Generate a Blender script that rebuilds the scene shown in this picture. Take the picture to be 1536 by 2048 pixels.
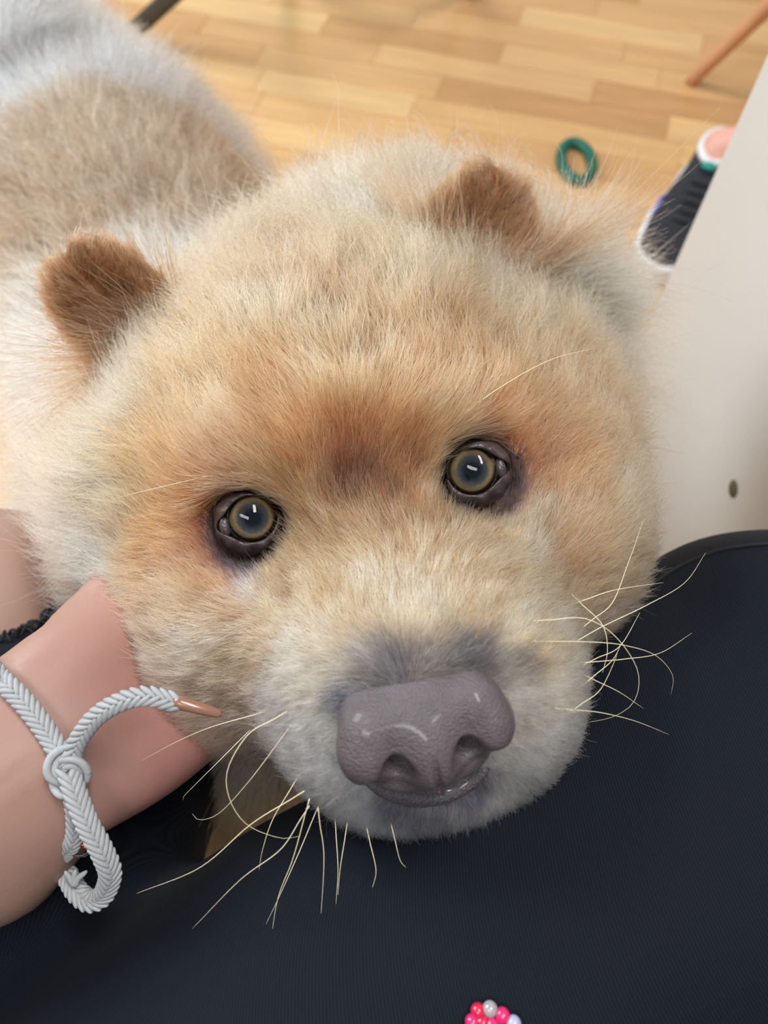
import bpy, bmesh, math, random
import numpy as np
from mathutils import Vector, Matrix

# ------------------------------------------------------------------ reset
for o in list(bpy.data.objects):
    bpy.data.objects.remove(o, do_unlink=True)
random.seed(7)
RNG = np.random.default_rng(7)
scene = bpy.context.scene
COL = scene.collection
PI = math.pi

# ------------------------------------------------------------------ camera
FPX = 1480.0                      # focal length in pixels of the 1536x2048 frame
PITCH = math.radians(61.0)        # looking down at the lap
CAM = np.array([0.0, 0.0, 0.82])
AX = np.array([1.0, 0, 0])
UP = np.array([0, math.sin(PITCH), math.cos(PITCH)])
FW = np.array([0, math.cos(PITCH), -math.sin(PITCH)])
cam_data = bpy.data.cameras.new('camera')
cam = bpy.data.objects.new('camera', cam_data)
COL.objects.link(cam)
cam.location = CAM
cam.rotation_euler = (PI / 2 - PITCH, 0, 0)
cam_data.sensor_fit = 'VERTICAL'
cam_data.sensor_height = 36.0
cam_data.lens = 36.0 * FPX / 2048.0
cam_data.clip_start = 0.01
cam_data.dof.use_dof = True
cam_data.dof.focus_distance = 0.262
cam_data.dof.aperture_fstop = 8.5
scene.camera = cam

# ------------------------------------------------------------------ light
scene.view_settings.view_transform = 'Standard'
scene.view_settings.look = 'None'
scene.view_settings.exposure = 0.0
scene.view_settings.gamma = 1.0
scene.view_settings.use_curve_mapping = False
scene.cycles.adaptive_threshold = 0.08
scene.cycles.adaptive_min_samples = 16
scene.cycles.max_bounces = 7
scene.cycles.diffuse_bounces = 3
scene.cycles.glossy_bounces = 3
scene.cycles.transmission_bounces = 6
world = bpy.data.worlds.new('room_light')
scene.world = world
world.use_nodes = True
bg = world.node_tree.nodes['Background']
bg.inputs['Color'].default_value = (0.93, 0.96, 1.0, 1)
bg.inputs['Strength'].default_value = 0.36


def area_light(name, loc, target, sx, sy, power, color):
    d = bpy.data.lights.new(name, 'AREA')
    d.shape = 'RECTANGLE'
    d.size, d.size_y, d.energy, d.color = sx, sy, power, color
    o = bpy.data.objects.new(name, d)
    COL.objects.link(o)
    o.location = loc
    o.rotation_euler = (Vector(target) - Vector(loc)).to_track_quat('-Z', 'Y').to_euler()
    return o


area_light('window_light', (-2.2, 1.8, 1.9), (-0.2, 0.7, 0.4), 1.6, 1.5, 84, (0.86, 0.95, 1.0))
area_light('ceiling_lamp_light', (0.55, 0.4, 2.6), (0.1, 0.3, 0.5), 1.2, 0.3, 32, (1.0, 0.97, 0.92))
area_light('ceiling_lamp_light', (-0.5, -0.7, 2.6), (-0.1, 0.2, 0.5), 1.2, 0.3, 19, (1.0, 0.97, 0.92))


# ------------------------------------------------------------------ helpers: pixels, colours, materials
def ray(px, py):
    return AX * ((px - 768.0) / FPX) + UP * ((1024.0 - py) / FPX) + FW


def at(px, py, d):
    """point seen at pixel (px, py), d metres in front of the lens plane"""
    return CAM + ray(px, py) * d


def at_z(px, py, z):
    r = ray(px, py)
    return CAM + r * ((z - CAM[2]) / r[2])


def lin(c):
    c = np.asarray(c, float) / 255.0
    return np.where(c <= 0.04045, c / 12.92, ((c + 0.055) / 1.055) ** 2.4)


def rgba(c):
    l = lin(c)
    return (float(l[0]), float(l[1]), float(l[2]), 1.0)


MATS = {}


def nodes_of(name):
    m = bpy.data.materials.new(name)
    m.use_nodes = True
    nt = m.node_tree
    b = nt.nodes['Principled BSDF']
    MATS[name] = m
    return m, nt, b


def mat(name, color, rough=0.5, metal=0.0, noise=0.0, scale=40.0, bump=0.0, bump_scale=None, coat=0.0,
        spec=0.5, sss=0.0, sss_col=None, trans=0.0, sheen=0.0):
    m, nt, b = nodes_of(name)
    b.inputs['Roughness'].default_value = rough
    b.inputs['Metallic'].default_value = metal
    b.inputs['Specular IOR Level'].default_value = spec
    b.inputs['Coat Weight'].default_value = coat
    b.inputs['Coat Roughness'].default_value = 0.12
    b.inputs['Transmission Weight'].default_value = trans
    b.inputs['Sheen Weight'].default_value = sheen
    c = rgba(color)
    b.inputs['Base Color'].default_value = c
    if sss:
        b.inputs['Subsurface Weight'].default_value = sss
        b.inputs['Subsurface Radius'].default_value = (1.0, 0.35, 0.2)
        b.inputs['Subsurface Scale'].default_value = 0.004
    tc = nt.nodes.new('ShaderNodeTexCoord')
    if noise:
        n = nt.nodes.new('ShaderNodeTexNoise')
        n.inputs['Scale'].default_value = scale
        n.inputs['Detail'].default_value = 4
        nt.links.new(tc.outputs['Object'], n.inputs['Vector'])
        r = nt.nodes.new('ShaderNodeMapRange')
        r.inputs['From Min'].default_value = 0.3
        r.inputs['From Max'].default_value = 0.7
        r.inputs['To Min'].default_value = 1 - noise
        r.inputs['To Max'].default_value = 1 + noise
        nt.links.new(n.outputs['Fac'], r.inputs['Value'])
        mx = nt.nodes.new('ShaderNodeMix')
        mx.data_type = 'RGBA'
        mx.blend_type = 'MULTIPLY'
        mx.inputs['Factor'].default_value = 1
        mx.inputs['A'].default_value = c
        nt.links.new(r.outputs['Result'], mx.inputs['B'])
        nt.links.new(mx.outputs['Result'], b.inputs['Base Color'])
    if bump:
        n2 = nt.nodes.new('ShaderNodeTexNoise')
        n2.inputs['Scale'].default_value = bump_scale or scale * 4
        n2.inputs['Detail'].default_value = 3
        nt.links.new(tc.outputs['Object'], n2.inputs['Vector'])
        bp = nt.nodes.new('ShaderNodeBump')
        bp.inputs['Strength'].default_value = bump
        bp.inputs['Distance'].default_value = 0.001
        nt.links.new(n2.outputs['Fac'], bp.inputs['Height'])
        nt.links.new(bp.outputs['Normal'], b.inputs['Normal'])
    return m


# ------------------------------------------------------------------ helpers: objects
def put(name, mesh, material, parent=None, smooth=True):
    o = bpy.data.objects.new(name, mesh)
    COL.objects.link(o)
    if material is not None and len(mesh.materials) == 0:
        mesh.materials.append(material)
    if smooth and mesh.polygons:
        mesh.polygons.foreach_set('use_smooth', [True] * len(mesh.polygons))
    if parent is not None:
        o.parent = parent
        o.matrix_parent_inverse = parent_inv(parent)
    return o


def parent_inv(p):
    m = Matrix.Identity(4)
    while p is not None:
        m = m @ p.matrix_basis.inverted()
        m = m @ (p.matrix_parent_inverse.inverted() if p.parent else Matrix.Identity(4))
        p = p.parent
    return m


def thing(name, label, cat, loc=(0, 0, 0), group=None):
    o = bpy.data.objects.new(name, None)
    COL.objects.link(o)
    o.location = loc
    o.empty_display_size = 0.05
    tag(o, label, cat, group)
    return o


def tag(o, label, cat, group=None, kind=None):
    o['label'] = label
    o['category'] = cat
    if group:
        o['group'] = group
    if kind:
        o['kind'] = kind
    return o


def mesh_from(name, verts, faces):
    me = bpy.data.meshes.new(name)
    me.from_pydata([tuple(map(float, v)) for v in verts], [], [tuple(f) for f in faces])
    me.update()
    return me


def bm_mesh(name, bm):
    me = bpy.data.meshes.new(name)
    bm.to_mesh(me)
    bm.free()
    return me


def bm_box(bm, c, s, rot=None, bevel=0.0):
    r = bmesh.ops.create_cube(bm, size=1.0)
    M = Matrix.Translation(Vector(c)) @ (rot.to_4x4() if rot is not None else Matrix.Identity(4)) @ Matrix.Diagonal((*s, 1))
    bmesh.ops.transform(bm, matrix=M, verts=r['verts'])
    if bevel:
        es = list({e for v in r['verts'] for e in v.link_edges})
        bmesh.ops.bevel(bm, geom=es, offset=bevel, segments=2, affect='EDGES')


def tube(name, pts, radii, n=10, cap=True):
    """swept tube mesh through pts with radius per point"""
    P = np.asarray(pts, float)
    R = np.broadcast_to(np.asarray(radii, float), (len(P),))
    fr = frames(P)
    V, F = [], []
    for i in range(len(P)):
        for k in range(n):
            a = 2 * PI * k / n
            V.append(P[i] + R[i] * (math.cos(a) * fr[i][1] + math.sin(a) * fr[i][2]))
    for i in range(len(P) - 1):
        for k in range(n):
            a, b = i * n + k, i * n + (k + 1) % n
            F.append((a, b, b + n, a + n))
    if cap:
        F.append(tuple(range(n))[::-1])
        F.append(tuple(range((len(P) - 1) * n, len(P) * n)))
    return mesh_from(name, V, F)


def frames(P):
    T = np.gradient(P, axis=0)
    T /= np.linalg.norm(T, axis=1)[:, None] + 1e-12
    ref = np.array([0.31, 0.22, 0.92])
    if abs(T[0] @ ref) > 0.9:
        ref = np.array([0.9, 0.3, 0.2])
    u = ref - T[0] * (ref @ T[0])
    u /= np.linalg.norm(u)
    out = []
    for t in T:
        u = u - t * (u @ t)
        u /= np.linalg.norm(u) + 1e-12
        out.append((t, u, np.cross(t, u)))
    return out


def spline(pts, n):
    """Catmull-Rom resampling, evenly spaced"""
    P = np.asarray(pts, float)
    Q = np.vstack([2 * P[0] - P[1], P, 2 * P[-1] - P[-2]])
    out = []
    for i in range(1, len(Q) - 2):
        for t in np.linspace(0, 1, 12, endpoint=False):
            p0, p1, p2, p3 = Q[i - 1], Q[i], Q[i + 1], Q[i + 2]
            out.append(0.5 * (2 * p1 + (p2 - p0) * t + (2 * p0 - 5 * p1 + 4 * p2 - p3) * t * t + (3 * p1 - p0 - 3 * p2 + p3) * t ** 3))
    out.append(P[-1])
    out = np.array(out)
    L = np.r_[0, np.cumsum(np.linalg.norm(np.diff(out, axis=0), axis=1))]
    s = np.linspace(0, L[-1], n)
    return np.stack([np.interp(s, L, out[:, k]) for k in range(3)], 1)


# ------------------------------------------------------------------ helpers: distance fields -> meshes
def ell(P, c, r, M=None):
    q = P - np.asarray(c, np.float32)
    if M is not None:
        q = q @ np.asarray(M, np.float32).T          # rows of M are the local axes
    r = np.asarray(r, np.float32)
    k0 = np.sqrt(((q / r) ** 2).sum(-1))
    k1 = np.sqrt(((q / (r * r)) ** 2).sum(-1)) + 1e-9
    return k0 * (k0 - 1) / k1


def cap(P, a, b, ra, rb):
    a = np.asarray(a, np.float32)
    ba = np.asarray(b, np.float32) - a
    pa = P - a
    h = np.clip((pa @ ba) / (ba @ ba), 0, 1)
    return np.sqrt(((pa - h[..., None] * ba) ** 2).sum(-1)) - (ra + (rb - ra) * h)


def smin(a, b, k):
    h = np.maximum(k - np.abs(a - b), 0) / k
    return np.minimum(a, b) - h * h * k * 0.25


def smax(a, b, k):
    return -smin(-a, -b, k)


def surface_net(fun, lo, hi, h):
    lo = np.asarray(lo, float)
    n = np.ceil((np.asarray(hi, float) - lo) / h).astype(int) + 1
    ax = [(lo[i] + h * np.arange(n[i])).astype(np.float32) for i in range(3)]
    F = np.empty(n, np.float32)
    BL = 8
    nb = -(-n // BL)
    cx = [lo[i] + h * (np.arange(nb[i]) * BL + (BL - 1) / 2) for i in range(3)]
    G = np.stack(np.meshgrid(*cx, indexing='ij'), -1).reshape(-1, 3).astype(np.float32)
    fc = fun(G).reshape(nb)
    F[:] = np.repeat(np.repeat(np.repeat(fc, BL, 0), BL, 1), BL, 2)[:n[0], :n[1], :n[2]]
    near = np.argwhere(np.abs(fc) < BL * h * 0.87 * 1.9 + 0.004)
    loc8 = np.stack(np.meshgrid(*[np.arange(BL)] * 3, indexing='ij'), -1).reshape(-1, 3)
    for i in range(0, len(near), 1200):
        I = (near[i:i + 1200, None, :] * BL + loc8[None]).reshape(-1, 3)
        I = I[(I < n).all(1)]
        F[tuple(I.T)] = fun((lo + h * I).astype(np.float32))
    S = F < 0
    offs = [(i, j, k) for i in (0, 1) for j in (0, 1) for k in (0, 1)]
    m = n - 1
    cnt = np.zeros(m, np.int8)
    for o in offs:
        cnt += S[o[0]:o[0] + m[0], o[1]:o[1] + m[1], o[2]:o[2] + m[2]]
    cells = np.argwhere((cnt > 0) & (cnt < 8))
    idx = -np.ones(m, np.int64)
    idx[tuple(cells.T)] = np.arange(len(cells))
    val = np.stack([F[cells[:, 0] + o[0], cells[:, 1] + o[1], cells[:, 2] + o[2]] for o in offs], 1)
    acc = np.zeros((len(cells), 3))
    c = np.zeros(len(cells))
    for a in range(8):
        for b in range(a + 1, 8):
            d = np.array(offs[b]) - np.array(offs[a])
            if np.abs(d).sum() != 1:
                continue
            va, vb = val[:, a], val[:, b]
            x = (va < 0) != (vb < 0)
            t = np.where(x, va / np.where(x, va - vb, 1), 0)
            acc += np.where(x[:, None], np.array(offs[a]) + t[:, None] * d, 0)
            c += x
    V = lo + h * (cells + acc / c[:, None])
    quads = []
    for axis in range(3):
        sl0 = [slice(None)] * 3
        sl1 = [slice(None)] * 3
        sl0[axis] = slice(0, -1)
        sl1[axis] = slice(1, None)
        e = np.argwhere(S[tuple(sl0)] != S[tuple(sl1)])
        b, d = (axis + 1) % 3, (axis + 2) % 3
        ok = (e[:, b] > 0) & (e[:, d] > 0) & (e[:, b] < m[b]) & (e[:, d] < m[d])
        e = e[ok]
        ub, ud = np.eye(3, dtype=int)[b], np.eye(3, dtype=int)[d]
        q = np.stack([idx[tuple((e - ub - ud).T)], idx[tuple((e - ud).T)], idx[tuple(e.T)], idx[tuple((e - ub).T)]], 1)
        flip = ~S[tuple(e.T)]
        q[flip] = q[flip][:, ::-1]
        quads.append(q)
    Q = np.vstack(quads)
    return V, Q[(Q >= 0).all(1)]


def np_mesh(name, V, Q):
    me = bpy.data.meshes.new(name)
    me.vertices.add(len(V))
    me.vertices.foreach_set('co', np.asarray(V, np.float32).ravel())
    k = Q.shape[1]
    me.loops.add(Q.size)
    me.loops.foreach_set('vertex_index', Q.astype(np.int32).ravel())
    me.polygons.add(len(Q))
    me.polygons.foreach_set('loop_start', np.arange(0, Q.size, k, dtype=np.int32))
    me.update(calc_edges=True)
    me.validate()
    return me


def sdf_mesh(name, fun, lo, hi, h):
    return np_mesh(name, *surface_net(fun, lo, hi, h))


def trace(fun, px, py, d0=0.12, dmax=1.6):
    """first hit of the ray through a pixel with a distance field"""
    r = ray(px, py)
    n = np.linalg.norm(r)
    t = d0
    for _ in range(160):
        p = CAM + r * t
        v = float(fun(p[None].astype(np.float32))[0])
        if v < 0.0004:
            return p
        t += max(v, 0.0004) * 0.8 / n
        if t > dmax:
            return None
    return CAM + r * t


def set_colors(me, cols, name='coat'):
    a = me.color_attributes.new(name, 'FLOAT_COLOR', 'POINT')
    c = np.ones((len(me.vertices), 4), np.float32)
    c[:, :3] = cols
    a.data.foreach_set('color', c.ravel())


# =================================================================== FLOOR
def floor_materials():
    m, nt, b = nodes_of('plank_wood')
    oi = nt.nodes.new('ShaderNodeObjectInfo')
    cr = nt.nodes.new('ShaderNodeValToRGB')
    el = cr.color_ramp.elements
    el[0].position, el[0].color = 0.0, rgba((196, 148, 98))
    el[1].position, el[1].color = 1.0, rgba((222, 184, 130))
    for p, c in ((0.3, (206, 160, 108)), (0.5, (214, 170, 116)), (0.7, (210, 164, 112)), (0.85, (218, 178, 124))):
        e = el.new(p)
        e.color = rgba(c)
    nt.links.new(oi.outputs['Random'], cr.inputs['Fac'])
    grain(nt, b, cr.outputs['Color'])
    b.inputs['Roughness'].default_value = 0.38
    m2, nt2, b2 = nodes_of('plank_wood_far')
    rgb = nt2.nodes.new('ShaderNodeRGB')
    rgb.outputs[0].default_value = rgba((210, 165, 113))
    grain(nt2, b2, rgb.outputs[0])
    b2.inputs['Roughness'].default_value = 0.38


def grain(nt, b, col):
    tc = nt.nodes.new('ShaderNodeTexCoord')
    mp = nt.nodes.new('ShaderNodeMapping')
    mp.inputs['Scale'].default_value = (6, 90, 90)
    nt.links.new(tc.outputs['Object'], mp.inputs['Vector'])
    oi = nt.nodes.new('ShaderNodeObjectInfo')
    mul = nt.nodes.new('ShaderNodeMath')
    mul.operation = 'MULTIPLY'
    mul.inputs[1].default_value = 40.0
    nt.links.new(oi.outputs['Random'], mul.inputs[0])
    cb = nt.nodes.new('ShaderNodeCombineXYZ')
    for k in range(3):
        nt.links.new(mul.outputs[0], cb.inputs[k])
    nt.links.new(cb.outputs[0], mp.inputs['Location'])
    n = nt.nodes.new('ShaderNodeTexNoise')
    n.inputs['Scale'].default_value = 1.0
    n.inputs['Detail'].default_value = 6
    nt.links.new(mp.outputs[0], n.inputs['Vector'])
    r = nt.nodes.new('ShaderNodeMapRange')
    r.inputs['From Min'].default_value = 0.3
    r.inputs['From Max'].default_value = 0.7
    r.inputs['To Min'].default_value = 0.86
    r.inputs['To Max'].default_value = 1.1
    nt.links.new(n.outputs['Fac'], r.inputs['Value'])
    mx = nt.nodes.new('ShaderNodeMix')
    mx.data_type = 'RGBA'
    mx.blend_type = 'MULTIPLY'
    mx.inputs['Factor'].default_value = 1
    nt.links.new(col, mx.inputs['A'])
    nt.links.new(r.outputs['Result'], mx.inputs['B'])
    nt.links.new(mx.outputs['Result'], b.inputs['Base Color'])


floor_materials()
mat('joint', (120, 82, 50), 0.7)
FANG = math.radians(-16.5)
fx, fy = np.array([math.cos(FANG), math.sin(FANG)]), np.array([-math.sin(FANG), math.cos(FANG)])


def build_floor():
    bm = bmesh.new()
    bm_box(bm, (0, 0.6, -0.0312), (6.4, 5.4, 0.06))
    fl = put('floor', bm_mesh('floor', bm), MATS['joint'], smooth=False)
    tag(fl, 'warm oak laminate floor of short staggered strips', 'floor', kind='structure')
    W, TH, G = 0.071, 0.010, 0.0006
    lens = [0.30, 0.36, 0.42, 0.48]
    shared = {}
    for L in lens:
        bm = bmesh.new()
        bm_box(bm, (L / 2, W / 2, -TH / 2), (L - G, W - G, TH), bevel=0.0006)
        shared[L] = bm_mesh('plank', bm)
        shared[L].materials.append(MATS['plank_wood'])
    rest_v, rest_f = [], []
    cand = []
    rr = random.Random(11)
    org = np.array([0.0, 1.35])
    for row in range(-62, 46):
        u = -4.2 - rr.random() * 0.4
        while u < 4.2:
            L = rr.choice(lens)
            o = org + fx * u + fy * (row * W)
            c = o + fx * L / 2 + fy * W / 2
            if abs(c[0]) < 3.2 and -2.1 < c[1] < 3.3:
                dist = math.hypot((c[0] - 0.35) / 1.15, (c[1] - 1.45))
                cand.append((dist, o, L))
            u += L
    cand.sort(key=lambda t: t[0])
    for i, (dd, o, L) in enumerate(cand):
        if i < 290:
            p = put('plank', shared[L], None, fl, smooth=False)
            p.location = (o[0], o[1], 0)
            p.rotation_euler = (0, 0, FANG)
        else:
            b0 = len(rest_v)
            for z in (-TH, 0):
                for (s, t) in ((G, G), (L - G, G), (L - G, W - G), (G, W - G)):
                    q = o + fx * s + fy * t
                    rest_v.append((q[0], q[1], z))
            rest_f += [(b0 + 4, b0 + 5, b0 + 6, b0 + 7), (b0, b0 + 1, b0 + 5, b0 + 4), (b0 + 1, b0 + 2, b0 + 6, b0 + 5),
                       (b0 + 2, b0 + 3, b0 + 7, b0 + 6), (b0 + 3, b0, b0 + 4, b0 + 7)]
    r = put('plank_field', mesh_from('plank_field', rest_v, rest_f), MATS['plank_wood_far'], fl, smooth=False)
    r['kind'] = 'stuff'


build_floor()


def build_walls():
    m = mat('wall_paint', (226, 224, 218), 0.8, noise=0.03, scale=4)
    bm = bmesh.new()
    bm_box(bm, (0, 3.35, 1.35), (6.4, 0.1, 2.7))
    w = put('wall_back', bm_mesh('wall_back', bm), m, smooth=False)
    w['kind'] = 'structure'
    bm = bmesh.new()
    X = -3.25
    for c, sz in (((X, -0.65, 1.35), (0.1, 2.9, 2.7)), ((X, 2.95, 1.35), (0.1, 0.7, 2.7)), ((X, 1.7, 0.45), (0.1, 1.8, 0.9)), ((X, 1.7, 2.6), (0.1, 1.8, 0.2))):
        bm_box(bm, c, sz)
    w = put('wall_left', bm_mesh('wall_left', bm), m, smooth=False)
    w['kind'] = 'structure'
    bm = bmesh.new()
    for c, sz in (((X, 0.83, 1.7), (0.06, 0.06, 1.6)), ((X, 2.57, 1.7), (0.06, 0.06, 1.6)), ((X, 1.7, 0.93), (0.06, 1.8, 0.06)), ((X, 1.7, 2.47), (0.06, 1.8, 0.06)), ((X, 1.7, 1.7), (0.05, 0.05, 1.5))):
        bm_box(bm, c, sz)
    w = put('window_1', bm_mesh('window_1', bm), m, smooth=False)
    w['kind'] = 'structure'


build_walls()


# =================================================================== WHITE CABINET
def build_cabinet():
    mat('white_laminate', (218, 216, 213), 0.28, noise=0.02, scale=3, coat=0.15)
    mat('screw_hole', (96, 88, 62), 0.6)
    X0, Y0 = 0.26, 0.26 / 0.3595 * 0.712
    t = thing('cabinet', 'smooth white laminate cabinet standing beside the black shorts', 'cabinet', (X0, Y0, 0))
    W, D, H = 0.45, 0.315, 0.72
    def panel(name, c, s):
        bm = bmesh.new()
        bm_box(bm, c, s, bevel=0.0012)
        return put(name, bm_mesh(name, bm), MATS['white_laminate'], t, smooth=False)
    s = panel('side_panel', (X0 + 0.009, Y0 - D / 2, H / 2), (0.018, D, H))
    panel('side_panel', (X0 + W - 0.009, Y0 - D / 2, H / 2), (0.018, D, H))
    panel('back_panel', (X0 + W / 2, Y0 - 0.009, H / 2), (W - 0.036, 0.018, H))
    panel('front_panel', (X0 + W / 2, Y0 - D + 0.009, H / 2), (W - 0.036, 0.018, H))
    panel('top_panel', (X0 + W / 2, Y0 - D / 2, H + 0.012), (W + 0.004, D + 0.004, 0.024))
    # small oval screw recess on the side
    r = ray(1467, 978)
    p = CAM + r * ((X0 - CAM[0]) / r[0])
    bm = bmesh.new()
    bmesh.ops.create_cone(bm, cap_ends=True, segments=20, radius1=0.0075, radius2=0.0065, depth=0.0012)
    bmesh.ops.transform(bm, matrix=Matrix.Translation(Vector(p)) @ Matrix.Rotation(-PI / 2, 4, 'Y'), verts=bm.verts)
    h = put('screw_cap', bm_mesh('screw_cap', bm), MATS['screw_hole'], s)
    h['label'] = 'small brown screw cap'


build_cabinet()


# =================================================================== WOODEN CHAIR (one leg shows), OFFICE CHAIR BASE
def build_wood_chair():
    mat('beech_leg', (206, 150, 112), 0.45, noise=0.08, scale=18)
    mat('chair_shell', (228, 226, 222), 0.4)
    foot = at_z(1379, 166, 0.0)
    r = ray(1536, 14)
    up = CAM + r * ((0.165 - CAM[2]) / r[2])
    lean = (up - foot) / 0.165
    t = thing('wooden_chair', 'chair with slim splayed pinkish wooden leg standing on the floor', 'chair', tuple(foot))
    top = foot + lean * 0.43
    cx = top[:2] + np.array([0.17, -0.17])
    for k in range(4):
        a = k * PI / 2
        R = np.array([[math.cos(a), -math.sin(a)], [math.sin(a), math.cos(a)]])
        b0 = np.r_[cx + R @ (foot[:2] - cx), 0.0]
        b1 = np.r_[cx + R @ (top[:2] - cx), 0.43]
        P = [b0, b0 + (b1 - b0) * 0.03, b0 + (b1 - b0) * 0.5, b1]
        put('leg', tube('leg', P, [0.0095, 0.0115, 0.0145, 0.018], 16), MATS['beech_leg'], t)
    bm = bmesh.new()
    bmesh.ops.create_uvsphere(bm, u_segments=28, v_segments=14, radius=1.0)
    for v in bm.verts:
        x, y, z = v.co
        v.co = Vector((cx[0] + 0.25 * x, cx[1] + 0.25 * y, 0.45 + 0.022 * z + 0.03 * (x * x + y * y)))
    put('seat', bm_mesh('seat', bm), MATS['chair_shell'], t)
    return cx


WC = build_wood_chair()


def build_floor_stand():
    mat('black_plastic', (34, 37, 42), 0.45)
    mat('black_fabric', (28, 30, 34), 0.9, bump=0.3, bump_scale=900)
    F0 = at_z(250, 78, 0.0)
    r = ray(335, 0)
    p = CAM + r * ((0.10 - CAM[2]) / r[2])
    run = (p - F0)[:2] / 0.10 * 0.36
    top = np.r_[F0[:2] + run, 0.36]
    t = thing('floor_stand', 'black floor stand with slanting leg behind the fluffy white rump', 'stand', (top[0], top[1], 0))
    R = np.linalg.norm(run)
    a0 = math.atan2(-run[1], -run[0])
    for a_ in (a0, a0 - 0.85, a0 - 1.7):
        f0 = top + np.array([R * math.cos(a_), R * math.sin(a_), -0.36])
        lg = put('leg', tube('leg', [f0, f0 + (top - f0) * 0.5, top], 0.0150, 14), MATS['black_plastic'], t)
    put('column', tube('column', [top - [0, 0, 0.03], top + [0, 0, 0.5]], 0.016, 16), MATS['black_plastic'], t)
    put('collar', tube('collar', [top - [0, 0, 0.03], top + [0, 0, 0.05]], 0.026, 16), MATS['black_plastic'], t)


build_floor_stand()


# =================================================================== GREEN RING
def build_ring():
    mat('green_rubber', (16, 98, 82), 0.5, noise=0.1, scale=30)
    c = at_z(1152, 308, 0.012)
    V, F = [], []
    n, m = 48, 14
    for i in range(n):
        a = 2 * PI * i / n
        x, y = 0.026 * math.cos(a), 0.050 * math.sin(a)
        nx, ny = math.cos(a) / 0.026, math.sin(a) / 0.050
        l = math.hypot(nx, ny)
        nx, ny = nx / l, ny / l
        for k in range(m):
            b = 2 * PI * k / m
            V.append((c[0] + x + nx * 0.0090 * math.cos(b), c[1] - 0.015 + y + ny * 0.0090 * math.cos(b), 0.0090 + 0.0090 * math.sin(b)))
    for i in range(n):
        for k in range(m):
            F.append((i * m + k, ((i + 1) % n) * m + k, ((i + 1) % n) * m + (k + 1) % m, i * m + (k + 1) % m))
    o = put('floor_ring', mesh_from('floor_ring', V, F), MATS['green_rubber'])
    tag(o, 'dark green oval ring lying on the wooden floor', 'ring')


build_ring()


# =================================================================== SKIN MATERIAL
def skin_material(name, base, pink):
    m, nt, b = nodes_of(name)
    tc = nt.nodes.new('ShaderNodeTexCoord')
    n = nt.nodes.new('ShaderNodeTexNoise')
    n.inputs['Scale'].default_value = 24
    n.inputs['Detail'].default_value = 4
    nt.links.new(tc.outputs['Object'], n.inputs['Vector'])
    at_ = nt.nodes.new('ShaderNodeAttribute')
    at_.attribute_name = 'coat'
    mx = nt.nodes.new('ShaderNodeMix')
    mx.data_type = 'RGBA'
    mx.inputs['A'].default_value = (0.9, 0.9, 0.9, 1)
    mx.inputs['B'].default_value = (1.08, 1.0, 1.0, 1)
    nt.links.new(n.outputs['Fac'], mx.inputs['Factor'])
    m2 = nt.nodes.new('ShaderNodeMix')
    m2.data_type = 'RGBA'
    m2.blend_type = 'MULTIPLY'
    m2.inputs['Factor'].default_value = 1
    nt.links.new(at_.outputs['Color'], m2.inputs['A'])
    nt.links.new(mx.outputs['Result'], m2.inputs['B'])
    nt.links.new(m2.outputs['Result'], b.inputs['Base Color'])
    b.inputs['Roughness'].default_value = 0.52
    b.inputs['Subsurface Weight'].default_value = 0.0
    b.inputs['Subsurface Radius'].default_value = (1.0, 0.35, 0.2)
    b.inputs['Subsurface Scale'].default_value = 0.004
    n2 = nt.nodes.new('ShaderNodeTexNoise')
    n2.inputs['Scale'].default_value = 600
    nt.links.new(tc.outputs['Object'], n2.inputs['Vector'])
    bp = nt.nodes.new('ShaderNodeBump')
    bp.inputs['Strength'].default_value = 0.12
    bp.inputs['Distance'].default_value = 0.0006
    nt.links.new(n2.outputs['Fac'], bp.inputs['Height'])
    nt.links.new(bp.outputs['Normal'], b.inputs['Normal'])
    return m


skin_material('skin', (208, 168, 150), (214, 150, 146))


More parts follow.
